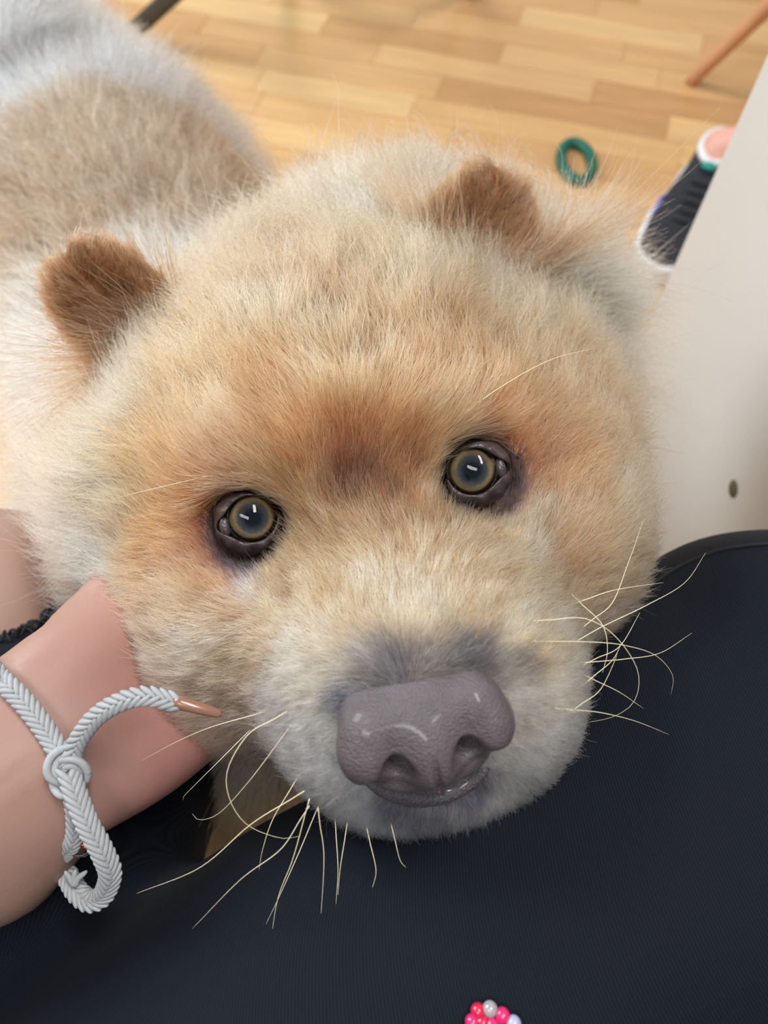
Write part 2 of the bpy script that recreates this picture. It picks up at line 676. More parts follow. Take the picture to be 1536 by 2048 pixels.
# =================================================================== OTHER PERSON'S FOOT IN A SNEAKER
def build_sneaker_person():
    toe = at_z(1302, 566, 0.02)
    heel = np.array([0.575, 1.15, 0.02])
    heel = toe + (heel - toe) / np.linalg.norm((heel - toe)[:2]) * 0.315
    f = (toe - heel)
    f[2] = 0
    f /= np.linalg.norm(f)
    s = np.array([-f[1], f[0], 0])            # left of the walking direction
    O = np.array([heel[0], heel[1], 0.0])
    M = np.stack([f, s, [0, 0, 1]])

    t = thing('person', 'person in a black sneaker with white sole, foot behind the white cabinet', 'person', tuple(O))
    mat('shoe_black', (34, 36, 44), 0.75, noise=0.15, scale=60, bump=0.3, bump_scale=700)
    mat('shoe_white', (224, 226, 232), 0.5)
    mat('shoe_violet', (110, 112, 205), 0.45)
    mat('shoe_teal', (20, 140, 125), 0.5)

    def loc(P):
        return (P - O.astype(np.float32)) @ M.astype(np.float32).T

    def width(x):
        x = np.clip(x, 0, 0.295)
        return 0.034 + 0.016 * np.sin(np.clip((x - 0.02) / 0.29, 0, 1) * PI * 0.86) ** 1.2 - 0.004 * np.exp(-((x - 0.11) / 0.035) ** 2)

    def outline(q, grow=0.0):
        x = np.clip(q[:, 0], 0.042, 0.252)
        return np.sqrt((q[:, 0] - x) ** 2 + (q[:, 1] / (width(q[:, 0]) / 0.042)) ** 2) - 0.042 - grow

    def sole(P):
        q = loc(P)
        return smax(outline(q, 0.004), np.abs(q[:, 2] - 0.018) - 0.018, 0.008)

    def upper_f(P):
        q = loc(P)
        h = 0.098 - 0.050 * np.clip((q[:, 0] - 0.07) / 0.15, 0, 1) ** 0.8
        d = smax(outline(q, -0.001 - np.clip(q[:, 2] - 0.03, 0, 1) * 0.18), np.maximum(q[:, 2] - h, 0.02 - q[:, 2]), 0.02)
        hole = ell(q, (0.06, 0, 0.105), (0.050, 0.029, 0.045))
        return smax(d, -hole, 0.008)

    lo = np.array([min(toe[0], heel[0]) - 0.1, min(toe[1], heel[1]) - 0.1, -0.01])
    hi = np.array([max(toe[0], heel[0]) + 0.1, max(toe[1], heel[1]) + 0.1, 0.13])
    shoe = put('sneaker', sdf_mesh('sneaker', upper_f, lo, hi, 0.003), MATS['shoe_black'], t)
    put('sole', sdf_mesh('sole', sole, lo, hi, 0.003), MATS['shoe_white'], shoe)

    def w(x, y, z):
        return O + f * x + s * y + np.array([0, 0, z])
    ring = [w(0.058 + 0.044 * math.cos(a), 0.026 * math.sin(a), 0.086) for a in np.linspace(0, 2 * PI, 29)]
    put('collar', tube('collar', ring, 0.006, 10, cap=False), MATS['shoe_white'], shoe)
    for k in range(5):
        x = 0.135 + 0.017 * k
        z = 0.098 - 0.050 * min(1, (x - 0.07) / 0.15) ** 0.8 + 0.001
        P = [w(x, -0.026, z - 0.012), w(x + 0.004, -0.012, z), w(x + 0.006, 0, z + 0.002), w(x + 0.004, 0.012, z), w(x, 0.026, z - 0.012)]
        put('lace', tube('lace', spline(P, 10), 0.0028, 8), MATS['shoe_black'], shoe)
    # violet flash on the outer side and teal heel tab
    for nm, mt, x, y, z, r in (('side_stripe', 'shoe_violet', 0.175, None, 0.045, (0.024, 0.004, 0.008)), ('tongue_tab', 'shoe_teal', 0.118, 0.0, 0.090, (0.008, 0.012, 0.005))):
        for sg in ((-1, 1) if y is None else (0,)):
            yy = sg * (0.0445) if y is None else y
            bm = bmesh.new()
            bmesh.ops.create_uvsphere(bm, u_segments=16, v_segments=10, radius=1)
            for v in bm.verts:
                v.co = Vector(w(x + v.co.x * r[0], yy + v.co.y * r[1], z + v.co.z * r[2]))
            put(nm, bm_mesh(nm, bm), MATS[mt], shoe)

    knee = np.array([WC[0] + 0.16, WC[1] - 0.20, 0.44])
    ank = w(0.062, 0.004, 0.085)

    def leg(P):
        d = cap(P, w(0.08, 0, 0.05), ank, 0.026, 0.025)
        d = smin(d, cap(P, w(0.08, 0, 0.05), w(0.19, 0, 0.035), 0.026, 0.018), 0.02)
        d = smin(d, cap(P, ank, ank + (knee - ank) * 0.65, 0.026, 0.052), 0.02)
        d = smin(d, cap(P, ank + (knee - ank) * 0.65, knee, 0.052, 0.055), 0.02)
        d = smin(d, cap(P, knee, (WC[0] + 0.05, WC[1] + 0.02, 0.535), 0.058, 0.075), 0.03)
        return d
    me = sdf_mesh('body', leg, (0.3, 0.6, 0.0), (1.3, 1.4, 0.66), 0.007)
    set_colors(me, np.tile(lin((222, 168, 152)), (len(me.vertices), 1)))
    put('body', me, MATS['skin'], t)


build_sneaker_person()


# =================================================================== DOG: frames and distance field
ROLL, HPITCH = math.radians(11.8), math.radians(25.0)
c_, s_ = math.cos(ROLL), math.sin(ROLL)
BACK = -FW
XH = AX * c_ + UP * s_
YH = -AX * s_ + UP * c_
HF = -math.sin(HPITCH) * YH + math.cos(HPITCH) * BACK + 0.07 * XH
HF /= np.linalg.norm(HF)
HX = XH - HF * (XH @ HF)
HX /= np.linalg.norm(HX)
HU = np.cross(HF, HX)
HM = np.stack([HX, HU, HF])                       # rows: head right, up, forward
EYE_L, EYE_R = at(503, 1037, 0.272), at(948, 942, 0.272)
HO = (EYE_L + EYE_R) / 2                          # origin: between the eyes


def hl(P):
    return (np.asarray(P, np.float32) - HO.astype(np.float32)) @ HM.astype(np.float32).T


def hw(p):
    return HO + np.asarray(p, float) @ HM


NOSE = np.array([-0.001, -0.0405, 0.080])          # nose centre in head coordinates
EYL, EYR = hl(EYE_L), hl(EYE_R)


def ear_axes(sg):
    """local axes of an ear flap: width, height, thickness"""
    h = np.array([sg * 0.35, 0.86, 0.15])
    h /= np.linalg.norm(h)
    n = np.array([sg * 0.18, -0.1, 1.0])
    n -= h * (n @ h)
    n /= np.linalg.norm(n)
    return np.stack([np.cross(h, n), h, n])


EARS = [(np.array([-0.086, 0.070, -0.106]), ear_axes(-1)), (np.array([0.084, 0.067, -0.112]), ear_axes(1))]


JOWL = [hl(at(470, 1285, 0.305)), hl(at(1100, 1070, 0.310))]


def head_field(q):
    d = ell(q, (0, 0.010, -0.085), (0.080, 0.066, 0.085))                    # skull
    d = smin(d, ell(q, (0, 0.006, -0.034), (0.058, 0.038, 0.042)), 0.03)      # forehead
    for s in (-1, 1):
        d = smin(d, ell(q, (s * 0.074, -0.036, -0.082), (0.056, 0.066, 0.062)), 0.04)   # cheeks
        d = smin(d, ell(q, (s * 0.040, -0.048, -0.020), (0.030, 0.034, 0.040)), 0.03)   # below the eyes
        d = smin(d, ell(q, (s * 0.036, 0.018, -0.016), (0.022, 0.015, 0.018)), 0.02)    # brow
        d = smin(d, ell(q, (s * 0.027 + 0.006, -0.062, 0.036), (0.028, 0.038, 0.041)), 0.02)    # flews
    d = smin(d, ell(q, (0.003, -0.037, 0.022), (0.042, 0.030, 0.062)), 0.030)    # muzzle bridge
    d = smin(d, ell(q, (0.006, -0.088, 0.028), (0.040, 0.022, 0.046)), 0.02)     # lower jaw
    d = smin(d, ell(q, (0, -0.086, -0.045), (0.066, 0.042, 0.060)), 0.03)    # throat
    for j in JOWL:
        d = smin(d, ell(q, j, (0.036, 0.042, 0.038)), 0.04)
    for e in (EYL, EYR):
        d = smax(d, -(np.sqrt(((q - (e + np.array([0, 0, 0.004]))) ** 2).sum(-1)) - 0.0155), 0.006)
    for c, A in EARS:
        fl = ell(q, c, (0.027, 0.032, 0.0080), A)
        cup = ell(q, c + A[2] * 0.012, (0.020, 0.025, 0.0105), A)
        d = smin(d, smax(fl, -cup, 0.005), 0.014)
    return d


NAPE = at(640, 600, 0.44)
RUMP = np.array([-0.330, 0.73, 0.275])
CHEST = np.array([-0.055, 0.23, 0.36])


def dog_field(P):
    P = np.asarray(P, np.float32)
    q = hl(P)
    d = head_field(q)
    d = smin(d, ell(q, (0.040, -0.014, -0.168), (0.112, 0.098, 0.060)), 0.05)     # ruff behind the head
    d = smin(d, cap(P, hw((0, -0.05, -0.15)), CHEST, 0.085, 0.105), 0.05)
    d = smin(d, cap(P, CHEST + [-0.04, 0.05, 0.01], RUMP + [0.03, -0.08, 0.02], 0.110, 0.120), 0.07)
    d = smin(d, ell(P, RUMP, (0.135, 0.13, 0.130)), 0.06)
    d = smin(d, ell(P, (-0.080, 0.135, 0.28), (0.092, 0.095, 0.16)), 0.05)     # chest between the knees
    # curled tail lying over the rump
    d = smin(d, cap(P, RUMP + [-0.02, 0.10, 0.07], RUMP + [-0.05, 0.01, 0.135], 0.045, 0.05), 0.04)
    d = smin(d, cap(P, RUMP + [-0.05, 0.01, 0.135], RUMP + [-0.10, -0.07, 0.10], 0.05, 0.033), 0.04)
    # legs and paws
    for a, b, c in (((-0.115, 0.21, 0.33), (-0.115, 0.185, 0.17), (-0.115, 0.19, 0.03)), ((0.02, 0.20, 0.33), (0.025, 0.16, 0.17), (0.025, 0.165, 0.03))):
        d = smin(d, cap(P, a, b, 0.062, 0.045), 0.03)
        d = smin(d, cap(P, b, c, 0.045, 0.036), 0.03)
        d = smin(d, ell(P, (c[0], c[1] - 0.025, 0.026), (0.038, 0.052, 0.026)), 0.02)
    for sx in (-0.10, 0.09):
        h = RUMP + [sx, 0.0, -0.04]
        k = RUMP + [sx * 1.15, -0.07, -0.12]
        ho = np.array([h[0], h[1] + 0.09, 0.11])
        pw = np.array([h[0], h[1] + 0.06, 0.03])
        d = smin(d, cap(P, h, k, 0.09, 0.066), 0.03)
        d = smin(d, cap(P, k, ho, 0.060, 0.036), 0.03)
        d = smin(d, cap(P, ho, pw, 0.036, 0.034), 0.02)
        d = smin(d, ell(P, (pw[0], pw[1] - 0.03, 0.026), (0.038, 0.052, 0.026)), 0.02)
    return d


# coat pattern: fur colour at places on the coat (place found by its pixel, then kept in 3-D)
COAT_PX = [
    (620, 560, (196, 158, 118)), (645, 610, (172, 132, 96)), (560, 640, (205, 172, 132)), (450, 480, (212, 188, 155)), (850, 480, (222, 198, 160)),
    (600, 430, (228, 212, 186)), (760, 400, (228, 212, 186)), (760, 560, (205, 170, 126)), (330, 560, (216, 196, 166)),
    (300, 700, (218, 192, 152)), (400, 760, (208, 160, 112)), (550, 750, (194, 140, 92)), (660, 700, (206, 168, 122)), (720, 760, (210, 170, 122)),
    (880, 720, (208, 152, 104)), (1050, 640, (224, 190, 144)), (1150, 780, (210, 158, 110)), (1000, 820, (204, 140, 88)), (800, 800, (200, 146, 96)),
    (1250, 760, (230, 212, 184)), (1270, 640, (232, 222, 206)), (1100, 540, (222, 200, 165)), (950, 560, (220, 192, 150)),
    (1150, 960, (194, 138, 90)), (1085, 950, (174, 124, 84)), (1250, 1000, (206, 172, 132)), (1150, 1090, (204, 158, 112)), (1290, 900, (222, 198, 165)),
    (320, 930, (206, 146, 92)), (350, 1060, (186, 126, 76)), (250, 1000, (220, 184, 138)), (150, 950, (230, 218, 198)), (100, 1020, (226, 220, 210)),
    (200, 1120, (220, 204, 178)), (420, 830, (212, 162, 112)), (250, 850, (222, 196, 158)), (130, 830, (230, 222, 208)),
    (700, 890, (166, 108, 66)), (705, 965, (136, 94, 70)), (600, 900, (196, 138, 90)), (800, 900, (184, 124, 76)), (720, 1050, (192, 150, 108)),
    (560, 960, (206, 160, 112)), (880, 870, (206, 160, 108)), (610, 1080, (200, 154, 106)), (850, 1080, (198, 152, 106)),
    (750, 1180, (212, 182, 140)), (820, 1210, (220, 196, 156)), (640, 1200, (208, 168, 122)), (1000, 1150, (206, 170, 124)), (940, 1060, (202, 164, 120)),
    (380, 1200, (212, 164, 118)), (450, 1290, (208, 172, 132)), (500, 1175, (206, 190, 176)), (548, 1150, (204, 162, 116)), (465, 1225, (206, 162, 116)), (525, 1245, (208, 170, 126)), (440, 1170, (200, 150, 106)), (560, 1210, (206, 168, 122)), (690, 1120, (200, 160, 114)), (800, 1130, (202, 162, 116)), (900, 1140, (202, 162, 116)), (700, 1220, (208, 176, 132)), (940, 1220, (212, 182, 140)), (360, 1330, (206, 178, 146)),
    (600, 1350, (220, 204, 174)), (650, 1270, (218, 194, 156)), (580, 1450, (228, 224, 216)), (650, 1550, (228, 230, 226)), (720, 1640, (216, 222, 226)),
    (1100, 1280, (224, 198, 156)), (1040, 1260, (228, 208, 168)), (1130, 1400, (230, 216, 190)), (1080, 1490, (224, 218, 204)), (1000, 1600, (206, 204, 198)),
    (850, 1300, (128, 118, 106)), (860, 1325, (98, 92, 90)), (760, 1345, (102, 98, 98)), (960, 1325, (94, 90, 90)), (790, 1335, (96, 94, 100)), (930, 1312, (88, 88, 94)), (690, 1390, (96, 100, 112)), (850, 1260, (204, 184, 150)),
    (720, 1330, (150, 142, 134)), (660, 1340, (190, 178, 156)), (1020, 1330, (150, 144, 138)), (1045, 1420, (190, 184, 174)),
    (800, 1612, (122, 124, 134)), (950, 1585, (112, 112, 122)), (700, 1560, (170, 172, 176)), (640, 1480, (196, 194, 188)),
    (1180, 430, (226, 214, 192)), (1230, 560, (230, 220, 202)), (60, 700, (226, 224, 218)), (60, 480, (222, 200, 172)), (850, 350, (234, 226, 208)),
    (472, 1150, (150, 118, 108)), (425, 1090, (176, 120, 84)), (455, 930, (178, 134, 100)), (1020, 1015, (160, 130, 108)), (960, 850, (190, 146, 104)), (400, 1000, (190, 130, 80)),
    (1040, 1040, (205, 180, 145)),
]
COAT_3D, COAT_C = [], []
for (px_, py_, c0) in COAT_PX:
    p_ = trace(dog_field, px_, py_)
    if p_ is not None:
        COAT_3D.append(p_)
        COAT_C.append(lin(c0))
COAT_3D, COAT_C = np.array(COAT_3D), np.array(COAT_C)
WHITE, SADDLE, CREAM, EARC = lin((246, 248, 248)), lin((136, 112, 86)), lin((244, 236, 216)), lin((160, 116, 80))
SADDLE_C = trace(dog_field, 330, 360, 0.3)


def coat_colour(P):
    P = np.asarray(P, np.float32)
    q = hl(P)
    acc = np.zeros((len(P), 3))
    wsum = np.zeros(len(P))
    for p0, c0 in zip(COAT_3D, COAT_C):
        w = 1.0 / (((P - p0) ** 2).sum(1) + 0.00002) ** 2.2
        acc += w[:, None] * c0
        wsum += w
    head = acc / wsum[:, None]
    # body: white hindquarters and tail, grey-brown saddle, cream elsewhere
    far = np.clip((P[:, 1] - 0.50) / 0.12, 0, 1)[:, None]
    body = CREAM * (1 - far) + WHITE * far
    ds = np.sqrt((((P - SADDLE_C) / np.array([0.17, 0.14, 0.20])) ** 2).sum(1))
    k = np.clip((1.25 - ds) * 2.5, 0, 1)[:, None]
    body = body * (1 - k) + SADDLE * k
    dh = np.maximum(np.clip((-q[:, 2] - 0.16) / 0.07, 0, 1), np.clip((0.47 - P[:, 2]) / 0.05, 0, 1) * (P[:, 1] < 0.3))[:, None]
    col = head * (1 - dh) + body * dh
    for (c, A) in EARS:
        e = (q - c) @ A.T
        k = np.clip(1.25 - np.sqrt((e[:, 0] / 0.034) ** 2 + (e[:, 1] / 0.040) ** 2 + (e[:, 2] / 0.016) ** 2), 0, 0.25)[:, None] * 4
        col = col * (1 - k) + EARC * k
    return col


EYE_SKIN = lin((84, 68, 76))


def eye_dist(q):
    """normalised distance to the bare dark skin round each eye (1 = its rim)"""
    out = np.full(len(q), 9.0)
    for e, sg in ((EYL, -1), (EYR, 1)):
        d = q - e
        x, y = d[:, 0] * sg, d[:, 1]
        r = np.sqrt(((x - 0.0042) / 0.0126) ** 2 + ((y + 0.0015) / np.where(y < 0, 0.0132 if sg < 0 else 0.0112, 0.0100)) ** 2 + (d[:, 2] / 0.03) ** 2)
        out = np.minimum(out, r)
    return out


def nose_dist(q):
    d = q - NOSE
    return np.sqrt((d[:, 0] / 0.026) ** 2 + (d[:, 1] / np.where(d[:, 1] > 0, 0.0115, 0.0205)) ** 2 + (d[:, 2] / np.where(d[:, 1] > 0, 0.017, 0.022)) ** 2)


# =================================================================== DOG: build
def build_dog():
    root = thing('dog', 'fluffy cream and tan dog resting its chin on black shorts', 'dog', (-0.1, 0.35, 0))
    V, Q = surface_net(dog_field, (-0.62, 0.0, -0.005), (0.24, 1.00, 0.80), 0.0045)
    me = np_mesh('body', V, Q)
    q = hl(V)
    col = coat_colour(V) * 0.8
    k = np.clip((1.25 - eye_dist(q)) / 0.3, 0, 1)[:, None]
    col = col * (1 - k) + EYE_SKIN * k
    set_colors(me, col)
    m, nt, b = nodes_of('coat_skin')
    a = nt.nodes.new('ShaderNodeAttribute')
    a.attribute_name = 'coat'
    nt.links.new(a.outputs['Color'], b.inputs['Base Color'])
    b.inputs['Roughness'].default_value = 0.6
    put('body', me, m, root)
    me.calc_loop_triangles()
    tri = np.empty(len(me.loop_triangles) * 3, np.int32)
    me.loop_triangles.foreach_get('vertices', tri)
    tri = tri.reshape(-1, 3)
    nor = np.empty(len(V) * 3, np.float32)
    me.vertices.foreach_get('normal', nor)
    nor = nor.reshape(-1, 3)
    build_fur(root, V, nor, tri)
    build_eyes(root)
    build_nose(root)
    build_whiskers(root)
    return root


def fur_material():
    m = bpy.data.materials.new('fur')
    m.use_nodes = True
    nt = m.node_tree
    nt.nodes.clear()
    out = nt.nodes.new('ShaderNodeOutputMaterial')
    a = nt.nodes.new('ShaderNodeAttribute')
    a.attribute_name = 'coat'
    h = nt.nodes.new('ShaderNodeBsdfHairPrincipled')
    h.model = 'CHIANG'
    h.parametrization = 'COLOR'
    h.inputs['Roughness'].default_value = 0.45
    h.inputs['Radial Roughness'].default_value = 0.6
    h.inputs['Coat'].default_value = 0.0
    h.inputs['Random Roughness'].default_value = 0.3
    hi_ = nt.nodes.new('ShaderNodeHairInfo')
    mr = nt.nodes.new('ShaderNodeMapRange')            # root shading painted into the strand colour: dark roots, paler tips
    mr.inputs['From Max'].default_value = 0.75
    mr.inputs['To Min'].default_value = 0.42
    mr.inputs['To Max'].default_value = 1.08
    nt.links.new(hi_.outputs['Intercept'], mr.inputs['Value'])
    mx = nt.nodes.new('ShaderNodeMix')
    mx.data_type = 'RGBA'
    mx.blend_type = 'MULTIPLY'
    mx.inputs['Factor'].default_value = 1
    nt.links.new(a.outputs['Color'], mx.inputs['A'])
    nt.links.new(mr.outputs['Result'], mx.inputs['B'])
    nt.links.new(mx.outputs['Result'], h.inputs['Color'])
    nt.links.new(h.outputs[0], out.inputs['Surface'])
    MATS['fur'] = m
    return m


def unit(v):
    return v / (np.linalg.norm(v, axis=-1, keepdims=True) + 1e-9)


def clump_centres(p, cell, seed):
    w = p + 0.35 * cell * np.sin(p[:, [1, 2, 0]] / cell * 1.7 + seed)
    k = np.floor(w / cell).astype(np.int64)
    key = (k[:, 0] * 73856093) ^ (k[:, 1] * 19349663) ^ (k[:, 2] * 83492791)
    _, inv = np.unique(key, return_inverse=True)
    n = np.bincount(inv)
    c = np.stack([np.bincount(inv, p[:, j]) / n for j in range(3)], 1)
    return c[inv], inv


def build_fur(root, V, nor, tri):
    A, B, C = V[tri[:, 0]], V[tri[:, 1]], V[tri[:, 2]]
    area = 0.5 * np.linalg.norm(np.cross(B - A, C - A), axis=1)
    ctr = (A + B + C) / 3
    q = hl(ctr)
    headness = np.clip((q[:, 2] + 0.20) / 0.06, 0, 1)
    nt_ = unit(nor[tri].sum(1))
    facing = (nt_ * unit(CAM - ctr)).sum(1)
    dens = 32e4 + headness * 150e4                       # strands per square metre
    muzzle = np.clip((q[:, 2] - 0.0) / 0.03, 0, 1)
    dens *= 1 + 1.0 * muzzle
    dens *= np.clip(0.62 + facing, 0.12, 1.0)
    dens[eye_dist(q) < 0.80] = 0
    dens[nose_dist(q) < 0.93] = 0
    w = dens * area
    N = int(w.sum())
    print('strands', N)
    f = RNG.choice(len(tri), N, p=w / w.sum())
    u, v = RNG.random(N), RNG.random(N)
    fl = u + v > 1
    u[fl], v[fl] = 1 - u[fl], 1 - v[fl]
    bar = np.stack([1 - u - v, u, v], 1)
    p = (V[tri[f]] * bar[:, :, None]).sum(1)
    n = unit((nor[tri[f]] * bar[:, :, None]).sum(1))
    q = hl(p).astype(float)
    # ---- combing direction: away from the nose on the head, backwards on the body
    nose = hw(NOSE + np.array([0, 0.004, -0.01]))
    away = unit(p - nose)
    side = np.sign(q[:, 0])
    g = away.copy()
    spine = unit(RUMP - CHEST)
    bodyw = np.clip((-q[:, 2] - 0.20) / 0.10, 0, 1)[:, None]
    down = np.array([0, 0, -1.0])
    g = unit(g * (1 - bodyw) + (spine + 0.45 * down) * bodyw)
    g = unit(g - n * (g * n).sum(1)[:, None])
    # ---- length
    hd = np.clip((q[:, 2] + 0.22) / 0.05, 0, 1)
    zf = q[:, 2]
    face = np.interp(zf, [-0.22, -0.14, -0.09, -0.045, -0.01, 0.02, 0.05, 0.085], [0.062, 0.056, 0.044, 0.028, 0.017, 0.0115, 0.0085, 0.0052])
    cheek = np.clip((np.abs(q[:, 0]) - 0.055) / 0.05, 0, 1) * np.clip((-zf - 0.03) / 0.04, 0, 1)
    face = face * (1 + 0.35 * cheek)
    L = face * hd + 0.055 * (1 - hd)
    L = np.where(p[:, 2] < 0.12, 0.018, L)
    lift = np.interp(zf, [-0.20, -0.12, -0.05, -0.01, 0.03, 0.08], [0.95, 0.80, 0.62, 0.50, 0.38, 0.35]) * hd + 0.9 * (1 - hd)
    ed, nd = eye_dist(q), nose_dist(q)
    near_eye = np.clip((1.9 - ed) / 0.9, 0, 1)
    L *= 1 - 0.55 * near_eye
    lift = lift * (1 - 0.5 * near_eye)
    L *= np.clip(0.45 + (nd - 0.95) * 1.2, 0.45, 1)
    col = coat_colour(p)
    inside = np.zeros(N)
    for (c, Ax) in EARS:
        e = (q - c) @ Ax.T
        r = np.sqrt((e[:, 0] / 0.029) ** 2 + (e[:, 1] / 0.034) ** 2 + (e[:, 2] / 0.014) ** 2)
        on = (r < 1.10) & (e[:, 1] > -0.016)
        L[on] = 0.0095
        lift[on] = 0.5
        upw = unit((Ax[1] + 0.5 * Ax[0] * np.sign(e[on, 0])[:, None]) @ HM)
        g[on] = unit(upw - n[on] * (upw * n[on]).sum(1)[:, None])
        inside[on] = 1
    dark = np.clip((1.25 - ed) / 0.25, 0, 1)[:, None] * 0.85
    col = col * (1 - dark) + EYE_SKIN * 0.9 * dark
    L *= RNG.uniform(0.6, 1.25, N)
    # ---- noise in direction (patches of fur pointing slightly different ways)
    bt = np.cross(n, g)
    swirl = (np.sin(p[:, 0] * 95 + 2.1 * np.sin(p[:, 1] * 70)) + np.sin(p[:, 1] * 120 + 1.7 * np.sin(p[:, 2] * 88 + p[:, 0] * 40))) * 0.13
    swirl = swirl * 1.5 + RNG.normal(0, 0.20, N)
    g = unit(g + bt * swirl[:, None])
    lift = lift * RNG.uniform(0.75, 1.25, N)
    K = 7
    s = np.linspace(0, 1, K)
    # arc that leaves along n*lift+g and bends towards g
    a0 = lift[:, None] * (s - 0.42 * s * s)[None]
    b0 = np.sqrt(np.clip(1 - (lift * 0.72) ** 2, 0.15, 1))[:, None] * (s * 0.85 + 0.15 * s * s)[None]
    off = n[:, None, :] * a0[:, :, None] + g[:, None, :] * b0[:, :, None]
    pos = p[:, None, :] + L[:, None, None] * off
    # gravity on the long coat
    pos[:, :, 2] -= (L ** 2 * 3.0)[:, None] * (s ** 2)[None]
    # clumps
    small = np.where(zf > -0.02, 0.0022, np.where(zf > -0.12, 0.0036, 0.006))
    for cell, amt, sd in ((0.0026, 0.75, 0.3), (0.0052, 0.72, 1.9), (0.0130, 0.38, 4.1)):
        cc, inv = clump_centres(p, cell, sd)
        use = amt * RNG.uniform(0.4, 1.0, N)
        if cell == 0.0026:
            use = use * (zf > -0.03)
        elif cell == 0.0052:
            use = use * (zf <= -0.03)
        else:
            use = use * (zf < 0.0)
        cl_shift = RNG.normal(0, 1, (inv.max() + 1, 3))[inv]
        tgt = (cc - p)[:, None, :] + (cl_shift * (L * 0.17)[:, None])[:, None, :]
        pos += (use[:, None] * (s ** 1.3)[None])[:, :, None] * tgt
        jit = RNG.normal(0, 0.11, inv.max() + 1)[inv] * np.where(hd < 0.5, 1.5, 1.0)
        jit = np.clip(jit, -0.4, 0.3)
        col = col * (1 + jit)[:, None]
    # waves
    amp = L * RNG.uniform(0.015, 0.05, N)
    ph = RNG.uniform(0, 2 * PI, N)
    fr_ = RNG.uniform(4, 9, N)
    wv = np.sin(fr_[:, None] * s[None] + ph[:, None]) * (amp[:, None] * s[None])
    pos += bt[:, None, :] * wv[:, :, None]
    # stray hairs
    st = RNG.random(N) < 0.05
    pos[st] += (RNG.normal(0, 0.22, (st.sum(), 3)) * L[st][:, None])[:, None, :] * (s ** 1.5)[None, :, None]
    col = col * RNG.uniform(0.82, 1.14, N)[:, None]
    pale = RNG.random(N) < 0.10
    col[pale] = col[pale] * 0.55 + lin((240, 228, 205)) * 0.45 * (1 - dark[pale])
    lum = (col @ np.array([0.3, 0.59, 0.11]))[:, None]
    sat = 0.96 - 0.30 * np.clip((lum - 0.40) / 0.35, 0, 1)
    col = lum + (col - lum) * sat
    col = np.clip(col ** 1.12 * np.array([0.93, 0.90, 0.95]) * (0.86 + 0.14 * np.clip((lum - 0.28) / 0.3, 0, 1)), 0.004, 0.92)
    r0 = np.where(hd > 0.5, np.interp(zf, [-0.2, -0.1, 0.0, 0.08], [0.00016, 0.00013, 0.000095, 0.00008]), 0.00026)
    rad = r0[:, None] * (1 - 0.72 * s ** 1.6)[None]

    cu = bpy.data.hair_curves.new('fur')
    cu.add_curves([K] * N)
    cu.position_data.foreach_set('vector', pos.astype(np.float32).ravel())
    ra = cu.attributes.get('radius') or cu.attributes.new('radius', 'FLOAT', 'POINT')
    ra.data.foreach_set('value', rad.astype(np.float32).ravel())
    ca = cu.attributes.new('coat', 'FLOAT_COLOR', 'CURVE')
    ca.data.foreach_set('color', np.c_[col, np.ones(N)].astype(np.float32).ravel())
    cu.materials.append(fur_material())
    o = bpy.data.objects.new('fur', cu)
    COL.objects.link(o)
    o.parent = root
    o.matrix_parent_inverse = parent_inv(root)
    o['kind'] = 'stuff'


